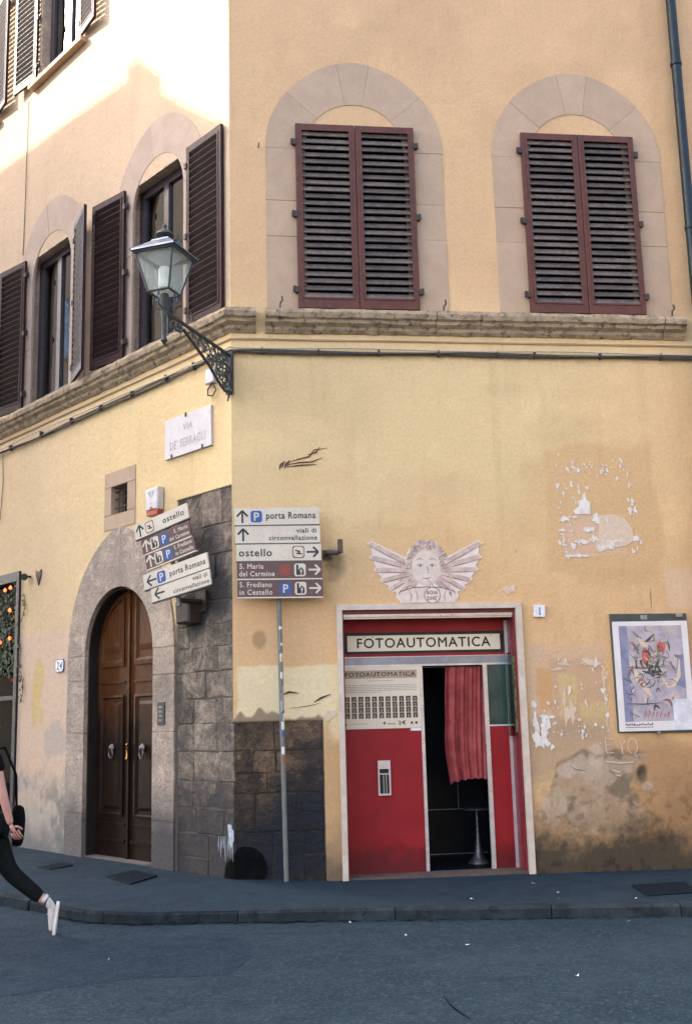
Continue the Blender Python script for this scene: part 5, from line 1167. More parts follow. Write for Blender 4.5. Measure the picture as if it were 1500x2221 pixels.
mb = MB(); put_text(mb, 'FOTOAUTOMATICA', RF, 1.25, 2.045, 2.073, 0.046, D+.0108); put_text(mb, '4', RF, 1.66, 1.69, 1.537, .04, o+.001); put_text(mb, 'foto', RF, 1.715, 1.80, 1.54, .022, o+.001); put_text(mb, '2€', RF, 1.835, 1.92, 1.537, .04, o+.001)
mb.box(RF, 1.975, 2.0, 1.541, 1.566, D+.0075, o+.001); mb.box(RF, 2.025, 2.05, 1.541, 1.566, D+.0075, o+.001); mb.flat([(1.24, 1.545), (1.25, 1.533), (1.26, 1.545), (1.25, 1.558)], RF, o+.001); mb.build('lettering', 'ink', bd)
mb = MB(); ru = random.Random(3)
for k, (z, a, b) in enumerate(((2.02, 1.5, 1.8), (1.972, 1.24, 2.05), (1.953, 1.24, 2.05), (1.934, 1.24, 2.05), (1.915, 1.24, 2.05), (1.896, 1.24, 1.66), (1.55, 1.30, 1.5))):
    u = a
    while u < b: l_ = ru.uniform(.01, .045); mb.box(RF, u, min(b, u+l_), z, z+0.006, D+.0075, o+.0008); u += l_+.006
tag(mb.build('small_print', 'paleink', bd), kind='stuff')
strip = None
for i in range(11):
    u = 1.243+i*0.0765; mb = MB()
    for j in range(4):
        z = 1.61+j*0.061; mb.cur = 0; mb.box(RF, u-.003, u+.050, z-.001, z+.056, D+.0075, o+.0008); mb.cur = 1
        mb.poly([(u+.023+.011*math.cos(a)+ru.uniform(-.006, .006), z+.029+.015*math.sin(a)) for a in [k*.785 for k in range(8)]], RF, o, o+.0014); mb.flat([(u+.006, z+.001), (u+.04, z+.001), (u+.032, z+.013), (u+.014, z+.013)], RF, o+.0017)
    mb.build('photo_strip', ['photo', 'skinprint'], bd)
mb = MB(); mb.box(RF, 1.97, 2.09, 1.465, 1.4935, D+.0005, D+.006); mb.build('paper_label', 'enamel', bo)
mb = MB(); a, b, c, d = 1.585, 1.725, 0.775, 1.150
mb.box(RF, a, b, c, c+.02, D, D+.03); mb.box(RF, a, b, 1.06, d, D, D+.035); mb.box(RF, a, a+.018, c+.0205, 1.0595, D, D+.03); mb.box(RF, b-.018, b, c+.0205, 1.0595, D, D+.03); mb.box(RF, a+.018, b-.018, 1.0, 1.012, D+.005, D+.025); mb.box(RF, a+.06, a+.066, c+.02, 1.0, D+.005, D+.02); mb.box(RF, a+.09, a+.096, c+.02, 1.0, D+.005, D+.02)
sl_ = mb.build('photo_outlet', 'alu', bo)
mb = MB(); mb.box(RF, a+.018, b-.018, c+.02, 1.06, D+.0005, D+.004); mb.build('outlet_recess', 'ink', sl_)
# cabin
mb = MB(); b0, b1, bk = 1.30, 3.09, -1.5
mb.box(RF, b0, b1, -0.06, 2.3, bk-.05, bk); mb.box(RF, b0-.05, b0, -0.06, 2.3, bk, D-.03); mb.box(RF, b1, b1+.05, -0.06, 2.3, bk, D-.03); mb.box(RF, b0, b1, 2.25, 2.3, bk+.0005, D-.031); mb.box(RF, b0, b1, -0.10, -0.045, bk+.0005, D-.02)
mb.build('cabin', M('black_laminate', (0.006, 0.0075, 0.010), None, 6, rough=0.45, bmp=0, spec=0.2), bo)
mb = MB(); mb.box(RF, 2.1, 3.08, 0.50, 0.508, bk+.0005, bk+.012); mb.box(RF, 2.74, 2.747, 0.5085, 1.3, bk+.0005, bk+.012); mb.box(RF, 2.1, 3.08, -.02, -.012, bk+.0005, bk+.012); mb.build_each('cabin_trim', 'steelblue', bo)
mb = MB(); P = []; n_ = 90; nz_ = 8
for k in range(nz_+1):
    t = k/nz_; z = 2.16-t*1.24
    for i in range(n_+1):
        s = i/n_; w0 = 2.40+0.02*t+0.03*math.sin(t*3.0)*(1-s)*0; lft = 2.405 - 0.035*math.sin(t*math.pi)*1.0 - (0.02 if t > .5 else 0)*math.sin((t-.5)*6.28)
        u = lft + (2.845-0.03*t-lft)*s; sw = s+0.045*math.sin(6.0*s+1.0)+0.02*math.sin(13*s+2.2*t); oo = D-0.05+(0.016+0.022*t)*(0.6+0.4*math.sin(5*s+.6))*math.sin(sw*31+0.5*math.sin(t*2.2+s*4))+0.008*math.sin(s*57+2*t)+0.012*math.sin(t*5+s*3)
        zz = z - (0.06*(1-s)**4 if k == nz_ else 0) - 0.008*math.sin(s*34)*t
        P.append(RF(u, zz, oo))
mb.add(P, [[k*(n_+1)+i, k*(n_+1)+i+1, (k+1)*(n_+1)+i+1, (k+1)*(n_+1)+i] for k in range(nz_) for i in range(n_)])
ct = tag(mb.build('booth_curtain', 'velvet', smooth=True, loc=RF(2.62, 0.92, D-.05)), 'red pleated curtain hanging half across the booth doorway', 'curtain')
mb = MB(); mb.tube([RF(2.1, 2.165, D-.05), RF(2.86, 2.165, D-.05)], 0.010, 8); mb.build('curtain_rod', 'chrome', bo)
stl = thing('booth_stool', RF(2.80, -0.045, -0.8), 'round chrome stool with flared foot inside the dark booth', 'stool')
mb = MB(); mb.lathe([(0.0, 0.54), (0.14, 0.54), (0.15, 0.55), (0.14, 0.562), (0.0, 0.567)], RF(2.80, 0, -0.8), 24); mb.build('seat', 'pewter', stl, smooth=True)
mb = MB(); mb.lathe([(0.13, -0.044), (0.125, -0.03), (0.08, 0.0), (0.05, 0.06), (0.030, 0.18), (0.02, 0.30), (0.015, 0.54)], RF(2.80, 0, -0.8), 20); mb.build('pedestal', 'pewter', stl, smooth=True)
mb = MB(); mb.box(RF, 3.118, 3.1295, 1.42, 2.26, -0.26, -0.045); mb.build('sample_panel', 'strips', bo)
mb = MB(); mb.box(RF, 3.085, 3.092, 1.38, 2.30, -0.27, -0.012); mb.build('glass_screen', 'clearglass', bo)
mb = MB(); mb.poly([(1.196, -0.13), (3.154, -0.13), (3.154, -0.046), (1.196, -0.046)], RF, -0.34, -0.005, 0.006); mb.build('sill', 'threshold', bo)

# ------------------------------------------------------------------ winged paper figure pasted over the booth
an = thing('winged_paste_up', RF(2.16, 2.86, 0), 'cut paper figure with wings and a speech bubble pasted above the booth', 'paste-up')
def wing(s):
    cx = 2.16; F_ = []
    for k in range(7):
        t = k/6; a = rad(22 - 14*k); L = 0.52-0.042*k; bxx = cx+s*(0.165-0.008*k); bz = 3.27-0.028*k+0.01
        tipx, tipz = bxx+s*L*math.cos(a), bz+L*math.sin(a)+0.05; F_.append((bxx, bz, tipx, tipz, a))
    return F_
pap = MB(); fea = MB(); lin_ = MB()
for s in (1, -1):
    W_ = wing(s); out = [(W_[0][0]-s*.02, W_[0][1]+0.05)]
    for k, (x0, z0, x1, z1, a) in enumerate(W_):
        nx, nz = -math.sin(a)*0.042, math.cos(a)*0.042
        out += [(x1-s*.02 + s*nx, z1+nz), (x1+s*.016, z1+.002), (x1-s*.03, z1-.030)]
    out += [(2.16+s*0.10, 3.02), (2.16+s*0.08, 3.3)]
    pap.poly(out, PF, 0.010, 0.0135+(.0002 if s > 0 else 0))
    for k, (x0, z0, x1, z1, a) in enumerate(W_):
        nx, nz = -s*math.sin(a)*0.031, math.cos(a)*0.031
        fea.poly([(x0-nx, z0-nz), (x1-s*.03-nx*.8, z1-nz*.8), (x1, z1), (x1-s*.03+nx, z1+nz), (x0+nx, z0+nz)], PF, 0.0130, 0.0145+0.0003*k)
        lin_.line([(x0, z0-.02), ((x0+x1)/2, (z0+z1)/2-.022), (x1-s*.02, z1-.024)], 0.007, PF, 0.0172, True)
    for k in range(16): x = 2.16+s*random.uniform(.16, .30); z = random.uniform(3.06, 3.27); fea.poly(ragged(x, z, .02, .016, 8, .1, k), PF, 0.013, 0.0170+.0001*k)
def ell(cx, cz, rx, rz, n=28, wob=0.0, seed=0):
    r = random.Random(seed); return [(cx+rx*math.cos(2*math.pi*i/n)*(1+r.uniform(-wob, wob)), cz+rz*math.sin(2*math.pi*i/n)*(1+r.uniform(-wob, wob))) for i in range(n)]
body = [(1.86, 2.862), (1.80, 2.93), (1.84, 3.00), (1.96, 3.05), (2.36, 3.05), (2.48, 3.0), (2.52, 2.93), (2.46, 2.862)]
pap.poly(body, PF, 0.010, 0.0150); pap.poly(ell(2.16, 3.30, 0.235, 0.275, 40, 0.03, 2), PF, 0.010, 0.0146)
pap.build('paper_backing', 'angelpaper', an)
fea.poly(ell(2.16, 3.325, 0.215, 0.25, 44, 0.05, 3), PF, 0.0135, 0.0178); tag(fea.build('feathers_and_hair', 'angelpink', an), kind='stuff')
fc = MB(); fc.poly(ell(2.16, 3.255, 0.165, 0.195, 30), PF, 0.0135, 0.0186); fc.poly([(1.88, 2.87), (1.83, 2.93), (1.87, 2.985), (2.0, 3.03), (2.32, 3.03), (2.45, 2.985), (2.49, 2.93), (2.44, 2.87)], PF, 0.0135, 0.0183); fc.build('face_and_robe', 'angelskin', an)
o = 0.0192; fc_eye = MB()
for s in (-1, 1):
    fc_eye.poly(ell(2.16+s*.07, 3.275, .028, .019, 14), PF, 0.0180, 0.0190); lin_.poly(ell(2.16+s*.068, 3.275, .012, .014, 10), PF, 0.0180, 0.0196); lin_.line([(2.16+s*.105, 3.278), (2.16+s*.07, 3.298), (2.16+s*.035, 3.28)], .007, PF, o+.0004); lin_.line([(2.16+s*.115, 3.34), (2.16+s*.07, 3.36), (2.16+s*.03, 3.345)], .008, PF, o, True)
fc_eye.build_each('eye', 'angelpaper', an)
lin_.line([(2.165, 3.27), (2.185, 3.20), (2.16, 3.195)], .006, PF, o); lin_.line([(2.11, 3.145), (2.16, 3.13), (2.21, 3.148)], .010, PF, o, True)
for k in range(46):
    a = random.uniform(-.3, 3.45); r = random.uniform(.17, .245); x, z = 2.16+r*.95*math.cos(a), 3.31+r*1.05*math.sin(a); rr = random.uniform(.012, .028); lin_.line([(x+rr*math.cos(h), z+rr*math.sin(h)) for h in [a+i*.8 for i in range(6)]], .004, PF, o-.0008+.00001*k, True)
for k in range(30):
    a = random.uniform(0.1, 3.05); r = random.uniform(.19, .24); x, z = 2.16+r*.95*math.cos(a), 3.31+r*1.05*math.sin(a); lin_.line([(x, z), (x+.015, z+.02), (x+.035, z+.005)], .005, PF, o-.0006, True)
for x in (1.95, 2.02, 2.30, 2.38): lin_.line([(x, 3.02), (x+(.03 if x < 2.16 else -.03), 2.94), (x+(.02 if x < 2.16 else -.02), 2.875)], .007, PF, o, True)
lin_.line([(1.85, 2.99), (2.0, 3.03), (2.16, 3.04), (2.32, 3.03), (2.47, 2.985)], .008, PF, o+.0002)
tag(lin_.build('drawn_lines', 'angelline', an), kind='stuff')
bb = MB(); bb.poly(ell(2.215, 2.945, 0.088, 0.088, 26), PF, 0.0180, 0.0205); bb.poly([(2.20, 3.02), (2.235, 3.02), (2.175, 3.13)], PF, 0.0135, 0.0202); bl = bb.build('speech_bubble', 'angelpaper', an)
bb = MB(); q = ell(2.215, 2.945, 0.088, 0.088, 26); bb.line(q+[q[0]], .007, PF, .0212); bb.line([(2.20, 3.028), (2.175, 3.13), (2.235, 3.028)], .006, PF, .0215)
put_text(bb, 'BOIA', PF, 2.155, 2.275, 2.955, .042, .0214); put_text(bb, "DHE'", PF, 2.155, 2.27, 2.89, .042, .0214); bb.build('lettering', 'angelline', bl)
bb = MB(); bb.line([(2.415, 2.985), (2.408, 2.955), (2.428, 2.955)], .008, PF, .0205); bb.line([(2.43, 2.98), (2.425, 2.93)], .008, PF, .0208); bb.build('small_mark', 'ink', an)

# ------------------------------------------------------------------ poster board
pb = thing('poster_board', RF(4.68, 1.38, 0), 'framed exhibition poster with abstract lilac painting hung beside the torn bills', 'poster')
mb = MB(); mb.poly([(4.25, 1.385), (5.16, 1.365), (5.15, 2.70), (4.245, 2.705)], RF, 0.0, 0.03, 0.004); mb.build('backing_board', M('dark_green_board', (0.05, 0.06, 0.05), (0.035, 0.045, 0.04), 6, rough=0.5, bmp=0.1), pb)
mb = MB(); mb.box(RF, 4.262, 5.148, 1.395, 2.615, 0.026, 0.034); sht = mb.build('poster_sheet', M('poster_white', (0.70, 0.65, 0.60), (0.66, 0.60, 0.55), 4, rough=0.35, bmp=0.05, bscale=20), pb)
mb = MB(); mb.box(RF, 4.335, 5.075, 1.50, 2.565, 0.030, 0.0352); mb.build('painting_field', M('lilac_paint', (0.47, 0.395, 0.40), (0.31, 0.275, 0.31), 5.5, rough=0.4, bmp=0, c3=(0.46, 0.37, 0.30), s3=8), sht)
mb = MB(); mb.box(RF, 4.335, 4.43, 1.50, 2.565, 0.0345, 0.0357); mb.poly([(4.95, 1.9), (5.075, 1.85), (5.075, 2.25), (5.0, 2.2)], RF, 0.0345, 0.0357); tag(mb.build('blue_paint', M('blue_paint', (0.15, 0.165, 0.26), (0.24, 0.23, 0.31), 6, rough=0.4, bmp=0), sht), kind='stuff')
mb = MB(); rq = random.Random(21)
for pts, w_ in (([(4.45, 2.15), (4.52, 1.98), (4.60, 1.86), (4.66, 1.78)], .07), ([(5.02, 2.18), (5.0, 2.0), (4.93, 1.9), (4.86, 1.88), (4.80, 1.98)], .06), ([(4.56, 2.45), (4.60, 2.36), (4.66, 2.33)], .06), ([(4.68, 2.12), (4.74, 2.06), (4.79, 2.0)], .05), ([(4.9, 1.78), (4.97, 1.75)], .06)): mb.line(pts, w_, RF, .0364+.0002*rq.random(), True)
tag(mb.build('cream_strokes', M('cream_paint', (0.62, 0.52, 0.36), (0.6, 0.42, 0.3), 12, rough=0.4, bmp=0), sht), kind='stuff')
mb = MB(); mb.poly(ell(4.625, 2.22, .045, .10, 16), RF, .0355, .0370); mb.poly(ell(4.82, 2.33, .05, .06, 16), RF, .0355, .0370)
for k in range(7): u = 4.56+k*.045; mb.line([(u, 1.54), (u+.02, 1.60+rq.uniform(-.02, .03)), (u+.03, 1.56)], .016, RF, .0372+.0001*k, True)
mb.line([(4.46, 2.12), (4.47, 2.03)], .03, RF, .0379, True); tag(mb.build('red_strokes', M('red_paint', (0.42, 0.07, 0.06), (0.5, 0.16, 0.12), 14, rough=0.4, bmp=0), sht), kind='stuff')
mb = MB()
for k in range(26):
    u, z = rq.gauss(4.70, .13), rq.gauss(2.13, .13); a = rq.uniform(0, 6.28); l_ = rq.uniform(.05, .16); pts = [(u, z), (u+l_*.5*math.cos(a)+rq.uniform(-.03, .03), z+l_*.5*math.sin(a)+rq.uniform(-.03, .03)), (u+l_*math.cos(a), z+l_*math.sin(a))]
    mb.line(pts, rq.choice((.008, .012, .03)), RF, .0382+.0002*k, True)
for pts in ([(4.36, 1.70), (4.55, 1.69), (4.8, 1.70)], [(4.38, 2.1), (4.6, 2.09), (4.9, 2.11)], [(4.4, 1.6), (4.5, 1.55), (4.42, 1.53)], [(4.37, 1.78), (4.43, 1.74), (4.38, 1.72)]): mb.line(pts, .010, RF, .0440, True)
PC = [('grey_green', (0.16, 0.18, 0.16)), ('pale_lilac', (0.50, 0.42, 0.45)), ('brick', (0.32, 0.15, 0.11)), ('umber', (0.10, 0.07, 0.06)), ('sand', (0.55, 0.45, 0.33))]
for q_, (nm, c_) in enumerate(PC):
    b_ = MB()
    for k in range(26):
        u, z = rq.gauss(4.71, .15), rq.gauss(2.10, .19); u = min(max(u, 4.45), 5.03); z = min(max(z, 1.56), 2.5); a = rq.uniform(0, 6.28); l_ = rq.uniform(.04, .15); cv = rq.uniform(-.05, .05)
        pp = [(u+l_*t*math.cos(a)-cv*math.sin(3.14*t)*math.sin(a), z+l_*t*math.sin(a)+cv*math.sin(3.14*t)*math.cos(a)) for t in (0, .25, .5, .75, 1)]; b_.line([(min(max(x, 4.34), 5.07), y) for x, y in pp], rq.choice((.006, .012, .02, .035)), RF, .0359+.00005*k+.0001*q_, True)
    tag(b_.build('paint_strokes', M(nm+'_paint', c_, None, 14, rough=0.4, bmp=0), sht), kind='stuff')
tag(mb.build('dark_strokes', M('dark_green_paint', (0.03, 0.04, 0.04), (0.05, 0.08, 0.07), 14, rough=0.4, bmp=0), sht), kind='stuff')
mb = MB(); mb.box(RF, 4.905, 5.145, 1.40, 1.74, .0352, .0366); mb.build('overlaid_notice', 'poster_white' if 'poster_white' in MAT else 'enamel', sht)
mb = MB(); u = 4.335
while u < 4.66: l_ = rq.uniform(.012, .03); mb.line([(u, 1.46+rq.uniform(-.006, .006)), (u+l_*.5, 1.475+rq.uniform(-.01, .008)), (u+l_, 1.458)], .010, RF, .0352); u += l_+.006
u = 4.34
while u < 4.64: l_ = rq.uniform(.01, .03); mb.line([(u, 1.437), (u+l_, 1.437)], .007, RF, .0354); u += l_+.005
tag(mb.build('small_print', 'ink', sht), kind='stuff')
mb = MB(); mb.box(RF, 4.60, 4.68, 2.635, 2.685, .0262, .034); mb.box(RF, 4.69, 4.73, 1.36, 1.385, .0, .05); mb.box(RF, 5.02, 5.1, 2.66, 2.70, .02, .045); mb.build_each('clip', 'steel', pb)

# ------------------------------------------------------------------ litter
for k, (x, y) in enumerate(((2.97, -0.79), (3.02, -1.42), (2.91, -1.8), (3.57, -1.97), (2.15, -1.58))):
    mb = MB(); zz = pz(x, y)+0.006; a = random.uniform(0, 3); s = random.uniform(.014, .026)
    pts = [(x+s*rx*math.cos(a)-s*.45*ry*math.sin(a), y+s*rx*math.sin(a)+s*.45*ry*math.cos(a)) for rx, ry in ((-1, -1), (0, -1.2), (1, -1), (1.1, .8), (.1, 1.2), (-1, 1))]
    mb.add([Vector((px, py, zz+random.uniform(0, .02))) for px, py in pts], [(0, 1, 4, 5), (1, 2, 3, 4)])
    tag(mb.build('paper_scrap', 'paper', loc=(x, y, zz)), ('crumpled white scrap on the pavement by the booth sill', 'white scrap in the middle of the pavement below the torn bills', 'white scrap lying near the kerb below the torn bills', 'white scrap on the pavement edge near the square cover', 'tiny white scrap on the pavement in front of the booth')[k], 'litter', 'paper scraps on the ground')
for k, (x, y) in enumerate(((-1.02, -2.96), (1.75, -3.1), (2.23, -4.3), (1.34, -2.63), (0.97, -1.92), (3.29, -2.5))):
    mb = MB(); zz = ZR+0.006; a = random.uniform(0, 3); s = random.uniform(.011, .019)
    pts = [(x+s*rx*math.cos(a)-s*.5*ry*math.sin(a), y+s*rx*math.sin(a)+s*.5*ry*math.cos(a)) for rx, ry in ((-1, -1), (0, -1.2), (1, -1), (1.1, .8), (.1, 1.2), (-1, 1))]
    mb.add([Vector((px, py, zz+random.uniform(0, .015))) for px, py in pts], [(0, 1, 4, 5), (1, 2, 3, 4)])
    tag(mb.build('paper_scrap', 'paper', loc=(x, y, zz)), ('white scrap on the open road nearest the walking person', 'pale scrap on the open road below the booth doorway', 'white scrap on the road farthest from the kerb', 'pale scrap on the road nearer the kerb under the booth', 'scrap in the gutter straight below the photo outlet of the booth', 'scrap in the gutter near the square access cover')[k], 'litter', 'paper scraps on the ground')
mb = MB(); mb.tube([Vector((1.235, -4.62, ZR+.01)), Vector((1.22, -4.85, ZR+.015)), Vector((1.235, -5.0, ZR+.012)), Vector((1.27, -5.20, ZR+.01))], [.002, .005, .005, .0025], 6)
tag(mb.build('twig', 'soot', loc=(1.235, -4.9, ZR)), 'thin dark curved twig lying on the empty road', 'twig')

# ------------------------------------------------------------------ walking person at the left edge
def skin_mesh(name, groups, sub=2):
    """groups: list of (points [(xyz, radius)], edges, root) grown with a Skin modifier and merged into one mesh"""
    mb = MB()
    for pts, edges, root in groups:
        me = bpy.data.meshes.new('tmp'); me.from_pydata([p for p, r in pts], edges, []); ob = bpy.data.objects.new('tmp', me); COL.objects.link(ob)
        sk = ob.modifiers.new('s', 'SKIN'); sk.use_smooth_shade = True; sk.branch_smoothing = 0.6
        for i, (p, r) in enumerate(pts):
            d = me.skin_vertices[0].data[i]; d.radius = r if isinstance(r, tuple) else (r, r); d.use_root = (i == root)
        su = ob.modifiers.new('u', 'SUBSURF'); su.levels = sub; su.render_levels = sub
        dg = bpy.context.evaluated_depsgraph_get(); dg.update()
        m2 = bpy.data.meshes.new_from_object(ob.evaluated_get(dg))
        mb.add([v.co.copy() for v in m2.vertices], [list(p.vertices) for p in m2.polygons])
        bpy.data.objects.remove(ob); bpy.data.meshes.remove(m2)
    return mb
PY = -1.85
pe = thing('person', (-2.15, PY, ZR), 'person in black T-shirt and dark trousers striding out of frame past the shop', 'person')
V3 = lambda x, y, z: (x, PY+y, z)
pelv, sp1, chest, neck, headb = V3(-2.17, 0, .82), V3(-2.16, 0, 1.02), V3(-2.15, 0, 1.27), V3(-2.18, 0, 1.47), V3(-2.20, 0, 1.55)
shL, elL, wrL = V3(-2.10, -.19, 1.40), V3(-2.00, -.25, 1.07), V3(-1.925, -.23, .80)
shR, elR, wrR = V3(-2.16, .19, 1.40), V3(-2.24, .26, 1.10), V3(-2.42, .22, .93)
hiL, knL, anL = V3(-2.20, -.09, .80), V3(-2.46, -.09, .43), V3(-2.50, -.09, -.03)
hiR, knR, anR = V3(-2.14, .09, .80), V3(-1.985, .09, .385), V3(-1.655, .09, .115)
body_pts = [(pelv, (.15, .11)), (sp1, (.135, .10)), (chest, (.16, .11)), (neck, .058), (headb, .055), (V3(-2.21, 0, 1.60), .06), (shL, .062), (elL, .043), (wrL, .030), (shR, .062), (elR, .043), (wrR, .030), (hiL, .085), (knL, .06), (anL, .042), (hiR, .085), (knR, .06), (anR, .042)]
ed = [(0, 1), (1, 2), (2, 3), (3, 4), (4, 5), (2, 6), (6, 7), (7, 8), (2, 9), (9, 10), (10, 11), (0, 12), (12, 13), (13, 14), (0, 15), (15, 16), (16, 17)]
groups = [(body_pts, ed, 0)]
def hand(wr, d, side):
    """palm and five bent fingers; d is the direction the hand points"""
    wr = Vector(wr); d = Vector(d).normalized(); pn = Vector((0, 1, 0)); pn = (pn - d*pn.dot(d)).normalized(); wdir = d.cross(pn)
    palm = wr + d*.075; G = [([(tuple(wr-d*.01), .027), (tuple(wr+d*.035), (.036, .017)), (tuple(palm), (.042, .016))], [(0, 1), (1, 2)], 0)]
    for k, (L, w_) in enumerate(((.072, .030), (.080, .010), (.074, -.010), (.058, -.029))):
        b0 = palm + wdir*w_ + d*.004; cv = pn*side
        p1 = b0 + d*L*.42 + cv*.006; p2 = p1 + d*L*.30 + cv*.020; p3 = p2 + d*L*.16 + cv*.024
        G.append(([(tuple(b0-d*.02), .0095), (tuple(p1), .0088), (tuple(p2), .0078), (tuple(p3), .0065)], [(0, 1), (1, 2), (2, 3)], 0))
    t0 = wr + d*.03 + wdir*.028; t1 = t0 + d*.028 + wdir*.026 + pn*side*.008; t2 = t1 + d*.028 + wdir*.006 + pn*side*.012
    G.append(([(tuple(t0-wdir*.012), .013), (tuple(t0+wdir*.004), .012), (tuple(t1), .010), (tuple(t2), .008)], [(0, 1), (1, 2), (2, 3)], 0)); return G
groups += hand(wrL, (0.50, 0.10, -0.86), 1) + hand(wrR, (-0.75, 0, -0.65), -1)
hc = Vector(V3(-2.235, 0, 1.665))
mb = skin_mesh('body', groups)
# head: egg with brow, nose, lips, chin and ears, facing -x
P = []; F = []; nr, nc = 22, 28
for i in range(nr+1):
    th = math.pi*i/nr
    for j in range(nc):
        ph = 2*math.pi*j/nc; x = -math.cos(ph)*math.sin(th); y = math.sin(ph)*math.sin(th); z = math.cos(th)
        k = 1.0; front = max(0, -x)
        rx, ry, rz = .098, .076, .118
        if z < 0: ry *= 1-.28*z*z; rx *= 1-.10*z*z
        px, py, pz_ = x*rx, y*ry, z*rz
        px -= front**6*.026*math.exp(-((z+.18)/.16)**2)*math.exp(-(y/.16)**2) + front**4*.008*math.exp(-((z-.22)/.12)**2)+front**4*.010*math.exp(-((z+.52)/.09)**2)*math.exp(-(y/.3)**2) + front**3*.012*math.exp(-((z+.85)/.15)**2)
        px += front**5*.010*math.exp(-((z-.05)/.10)**2)*math.exp(-((abs(y)-.38)/.16)**2)
        P.append(hc+Vector((px, py, pz_)))
for i in range(nr):
    for j in range(nc): F.append([i*nc+j, i*nc+(j+1) % nc, (i+1)*nc+(j+1) % nc, (i+1)*nc+j])
mb.add(P, F)
for s in (-1, 1):
    E_ = []; 
    for i in range(7):
        for j in range(10): a = 2*math.pi*j/10; t = math.pi*i/6; E_.append(hc+Vector((.012+.018*math.sin(t)*math.cos(a), s*(.074+.010*math.cos(t)), -.005+.032*math.sin(t)*math.sin(a))))
    mb.add(E_, [[i*10+j, i*10+(j+1) % 10, (i+1)*10+(j+1) % 10, (i+1)*10+j] for i in range(6) for j in range(10)])
mb.build('body', 'skin', pe, smooth=True)
h = MB(); P = []; F = []
for i in range(15):
    th = math.pi*0.62*i/14
    for j in range(28):
        ph = 2*math.pi*j/28; x = -math.cos(ph)*math.sin(th); y = math.sin(ph)*math.sin(th); z = math.cos(th); cut = 1.0
        zz = z
        if x < -0.35 and z < .55: zz = max(z, .55)
        P.append(hc+Vector((x*.104+.006, y*.083, zz*.126+.003)))
for i in range(14):
    for j in range(28): F.append([i*28+j, i*28+(j+1) % 28, (i+1)*28+(j+1) % 28, (i+1)*28+j])
h.add(P, F); h.build('hair', 'hair', pe, smooth=True)
ey = MB()
for s in (-1, 1): ey.lathe([(0, -.010), (.008, -.006), (.010, 0), (.008, .006), (0, .010)], hc+Vector((-.082, s*.029, .008)), 8)
ey.build('eyes', 'ink', pe, smooth=True)
tp = [(V3(-2.17, 0, .86), (.175, .135)), (sp1, (.165, .13)), (chest, (.19, .135)), (V3(-2.17, 0, 1.43), (.09, .085)), (V3(-2.10, -.20, 1.40), .085), (V3(-2.045, -.235, 1.225), .078), (V3(-2.16, .20, 1.40), .085), (V3(-2.20, .235, 1.225), .078)]
skin_mesh('t', [(tp, [(0, 1), (1, 2), (2, 3), (2, 4), (4, 5), (2, 6), (6, 7)], 0)]).build('t_shirt', 'tee', pe, smooth=True)
tr = [(V3(-2.17, 0, .86), (.17, .13)), (hiL, .105), (knL, .078), (V3(-2.497, -.09, .02), .066), (hiR, .105), (knR, .080), (V3(-1.69, .09, .14), .062)]
skin_mesh('t', [(tr, [(0, 1), (1, 2), (2, 3), (0, 4), (4, 5), (5, 6)], 0)]).build('trousers', 'trouser', pe, smooth=True)
def shoe(heel, toe, upv):
    heel, toe, upv = Vector(heel), Vector(toe), Vector(upv).normalized(); d = (toe-heel).normalized()
    g = [([(tuple(heel+upv*.02), (.042, .048)), (tuple(heel.lerp(toe, .35)+upv*.012), (.042, .044)), (tuple(heel.lerp(toe, .72)), (.050, .034)), (tuple(toe-d*.02), (.040, .026)), (tuple(heel+upv*.075), (.042, .044))], [(0, 1), (1, 2), (2, 3), (0, 4)], 0)]
    m_ = skin_mesh('s', g); o_ = m_.build('shoe', 'shoe', pe, smooth=True)
    sd_ = Vector((0, 1, 0)); q = MB(); ring = []
    for t, w_ in ((-.10, .02), (0, .036), (.25, .040), (.5, .038), (.75, .048), (.95, .036), (1.03, .018)): ring.append((heel.lerp(toe, t), w_))
    P = []
    for zz in (-.012, -.036):
        for c_, w_ in ring: P += [c_+sd_*w_+upv*(zz+.0), c_-sd_*w_+upv*(zz+.0)]
    n_ = len(ring); F = []
    for i in range(n_-1):
        F += [[2*i, 2*i+1, 2*i+3, 2*i+2], [2*n_+2*i, 2*n_+2*i+2, 2*n_+2*i+3, 2*n_+2*i+1], [2*i, 2*i+2, 2*n_+2*i+2, 2*n_+2*i], [2*i+1, 2*n_+2*i+1, 2*n_+2*i+3, 2*i+3]]
    F += [[0, 2*n_, 2*n_+1, 1], [2*n_-2, 2*n_-1, 4*n_-1, 4*n_-2]]
    q.add(P, F); q.build('sole', 'paper', o_)
    q = MB()
    for k in range(4): c_ = heel.lerp(toe, .38+.11*k)+upv*(.050-.009*k); q.tube([c_-sd_*.022, c_+upv*.004, c_+sd_*.022], .0045, 5)
    tag(q.build('laces', 'shoe', o_), kind='stuff')
    q = MB(); q.tube([heel+upv*.085-d*.01, heel+upv*.11-d*.02], [.040, .046], 10); q.build('collar', 'enamel', o_, smooth=True)
    return o_
shoe(V3(-1.585, .09, .10), V3(-1.615, .09, -.15), (-.75, 0, .25))
shoe(V3(-2.46, -.09, -.10), V3(-2.72, -.09, -.115), (0, 0, 1))
bg_ = skin_mesh('b', [([(V3(-1.93, .14, .95), (.075, .04)), (V3(-1.92, .15, .75), (.085, .05)), (V3(-1.935, .14, .58), (.075, .045))], [(0, 1), (1, 2)], 1)])
bag = bg_.build('shoulder_bag', MAT['tee'], smooth=True, loc=V3(-1.92, .14, .55)); tag(bag, 'black soft bag hanging at the hip of the walking person', 'bag')
mb = MB(); mb.tube([Vector(V3(-1.94, .12, .93)), Vector(V3(-1.945, .08, 1.2)), Vector(V3(-2.05, .10, 1.44)), Vector(V3(-2.2, .12, 1.42))], .012, 6); mb.build('strap', 'tee', bag)

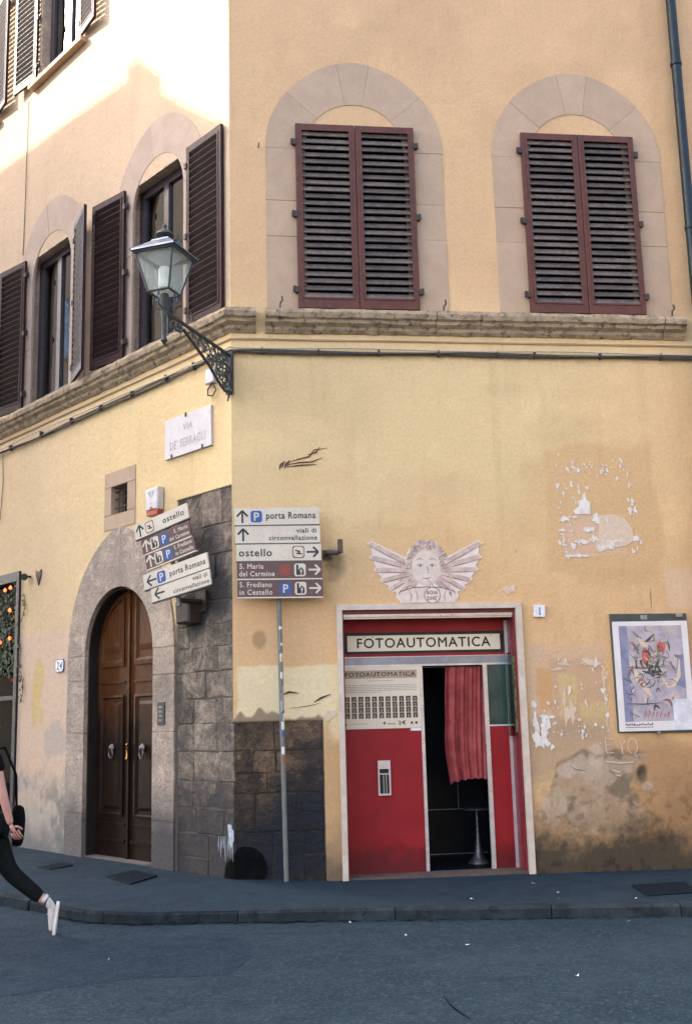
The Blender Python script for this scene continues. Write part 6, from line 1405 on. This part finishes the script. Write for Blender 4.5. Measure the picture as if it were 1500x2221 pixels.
# ------------------------------------------------------------------ houses across the two streets (they shade the fronts and bounce light)
def plain_house(name, label, fr, outline, o0, o1, wins):
    t = thing(name, fr(outline[0][0], ZR, o0), label, 'house')
    mb = MB(); mb.poly(outline, fr, o0, o1); mb.build('wall', 'farwall', t)
    for (u, z, w_, h_) in wins:
        f = MB(); s = -1 if o1 > o0 else 1
        f.box(fr, u-w_/2-.08, u+w_/2+.08, z-.08, z+h_+.08, o0+s*.04, o0-s*.01); wf = f.build('window', 'surround', t)
        p = MB(); p.box(fr, u-w_/2, u+w_/2, z, z+h_, o0+s*.045, o0+s*.041); p.build('pane', 'glass', wf)
    return t
SH = [(6.40, 10.62), (4.18, 10.47), (2.46, 10.32), (2.00, 10.17), (1.91, 10.07), (1.53, 9.74), (1.04, 9.33), (0.51, 8.93), (-0.02, 8.57), (-2.6, 6.5)]
D0 = 8.6
top = [(u+D0*1.2, z+D0*1.1) for u, z in SH]
outl = [(26, ZR), (26, 20.6)] + top + [(top[-1][0]-2.5, 13.5), (top[-1][0]-2.5, ZR)]
gh = plain_house('gabled_house', 'tall ochre house with sloping roof end across the street from the arched door', LF, outl, D0, 14.0, [(u, z, 1.1, 1.9) for u in (9, 12, 15, 18, 21) for z in (1, 5, 9, 13)])
ch_ = MB(); ch_.poly([(u+D0*1.2, z+D0*1.1) for u, z in ((2.40, 10.0), (2.39, 10.50), (2.14, 10.54), (2.12, 9.8))], LF, D0+.02, D0+.55); ch_.build('chimney', 'farwall', gh)
plain_house('long_house', 'long ochre house across the street from the red photo booth', lambda u, z, o: Vector((u, -o, z)), [(1.2, ZR), (1.2, 12.5), (22, 12.5), (22, ZR)], 14.5, 22.0, [(u, z, 1.1, 1.9) for u in (4, 7, 10, 13, 16) for z in (1, 4.8, 8.6)])

# flat print stays joined
for o in list(bpy.data.objects):
    if o.name.split('.')[0] in ('lettering', 'small_mark', 'parking_symbol', 'church_symbol', 'hostel_symbol', 'photo_strip', 'eyes'): o['kind'] = 'stuff'
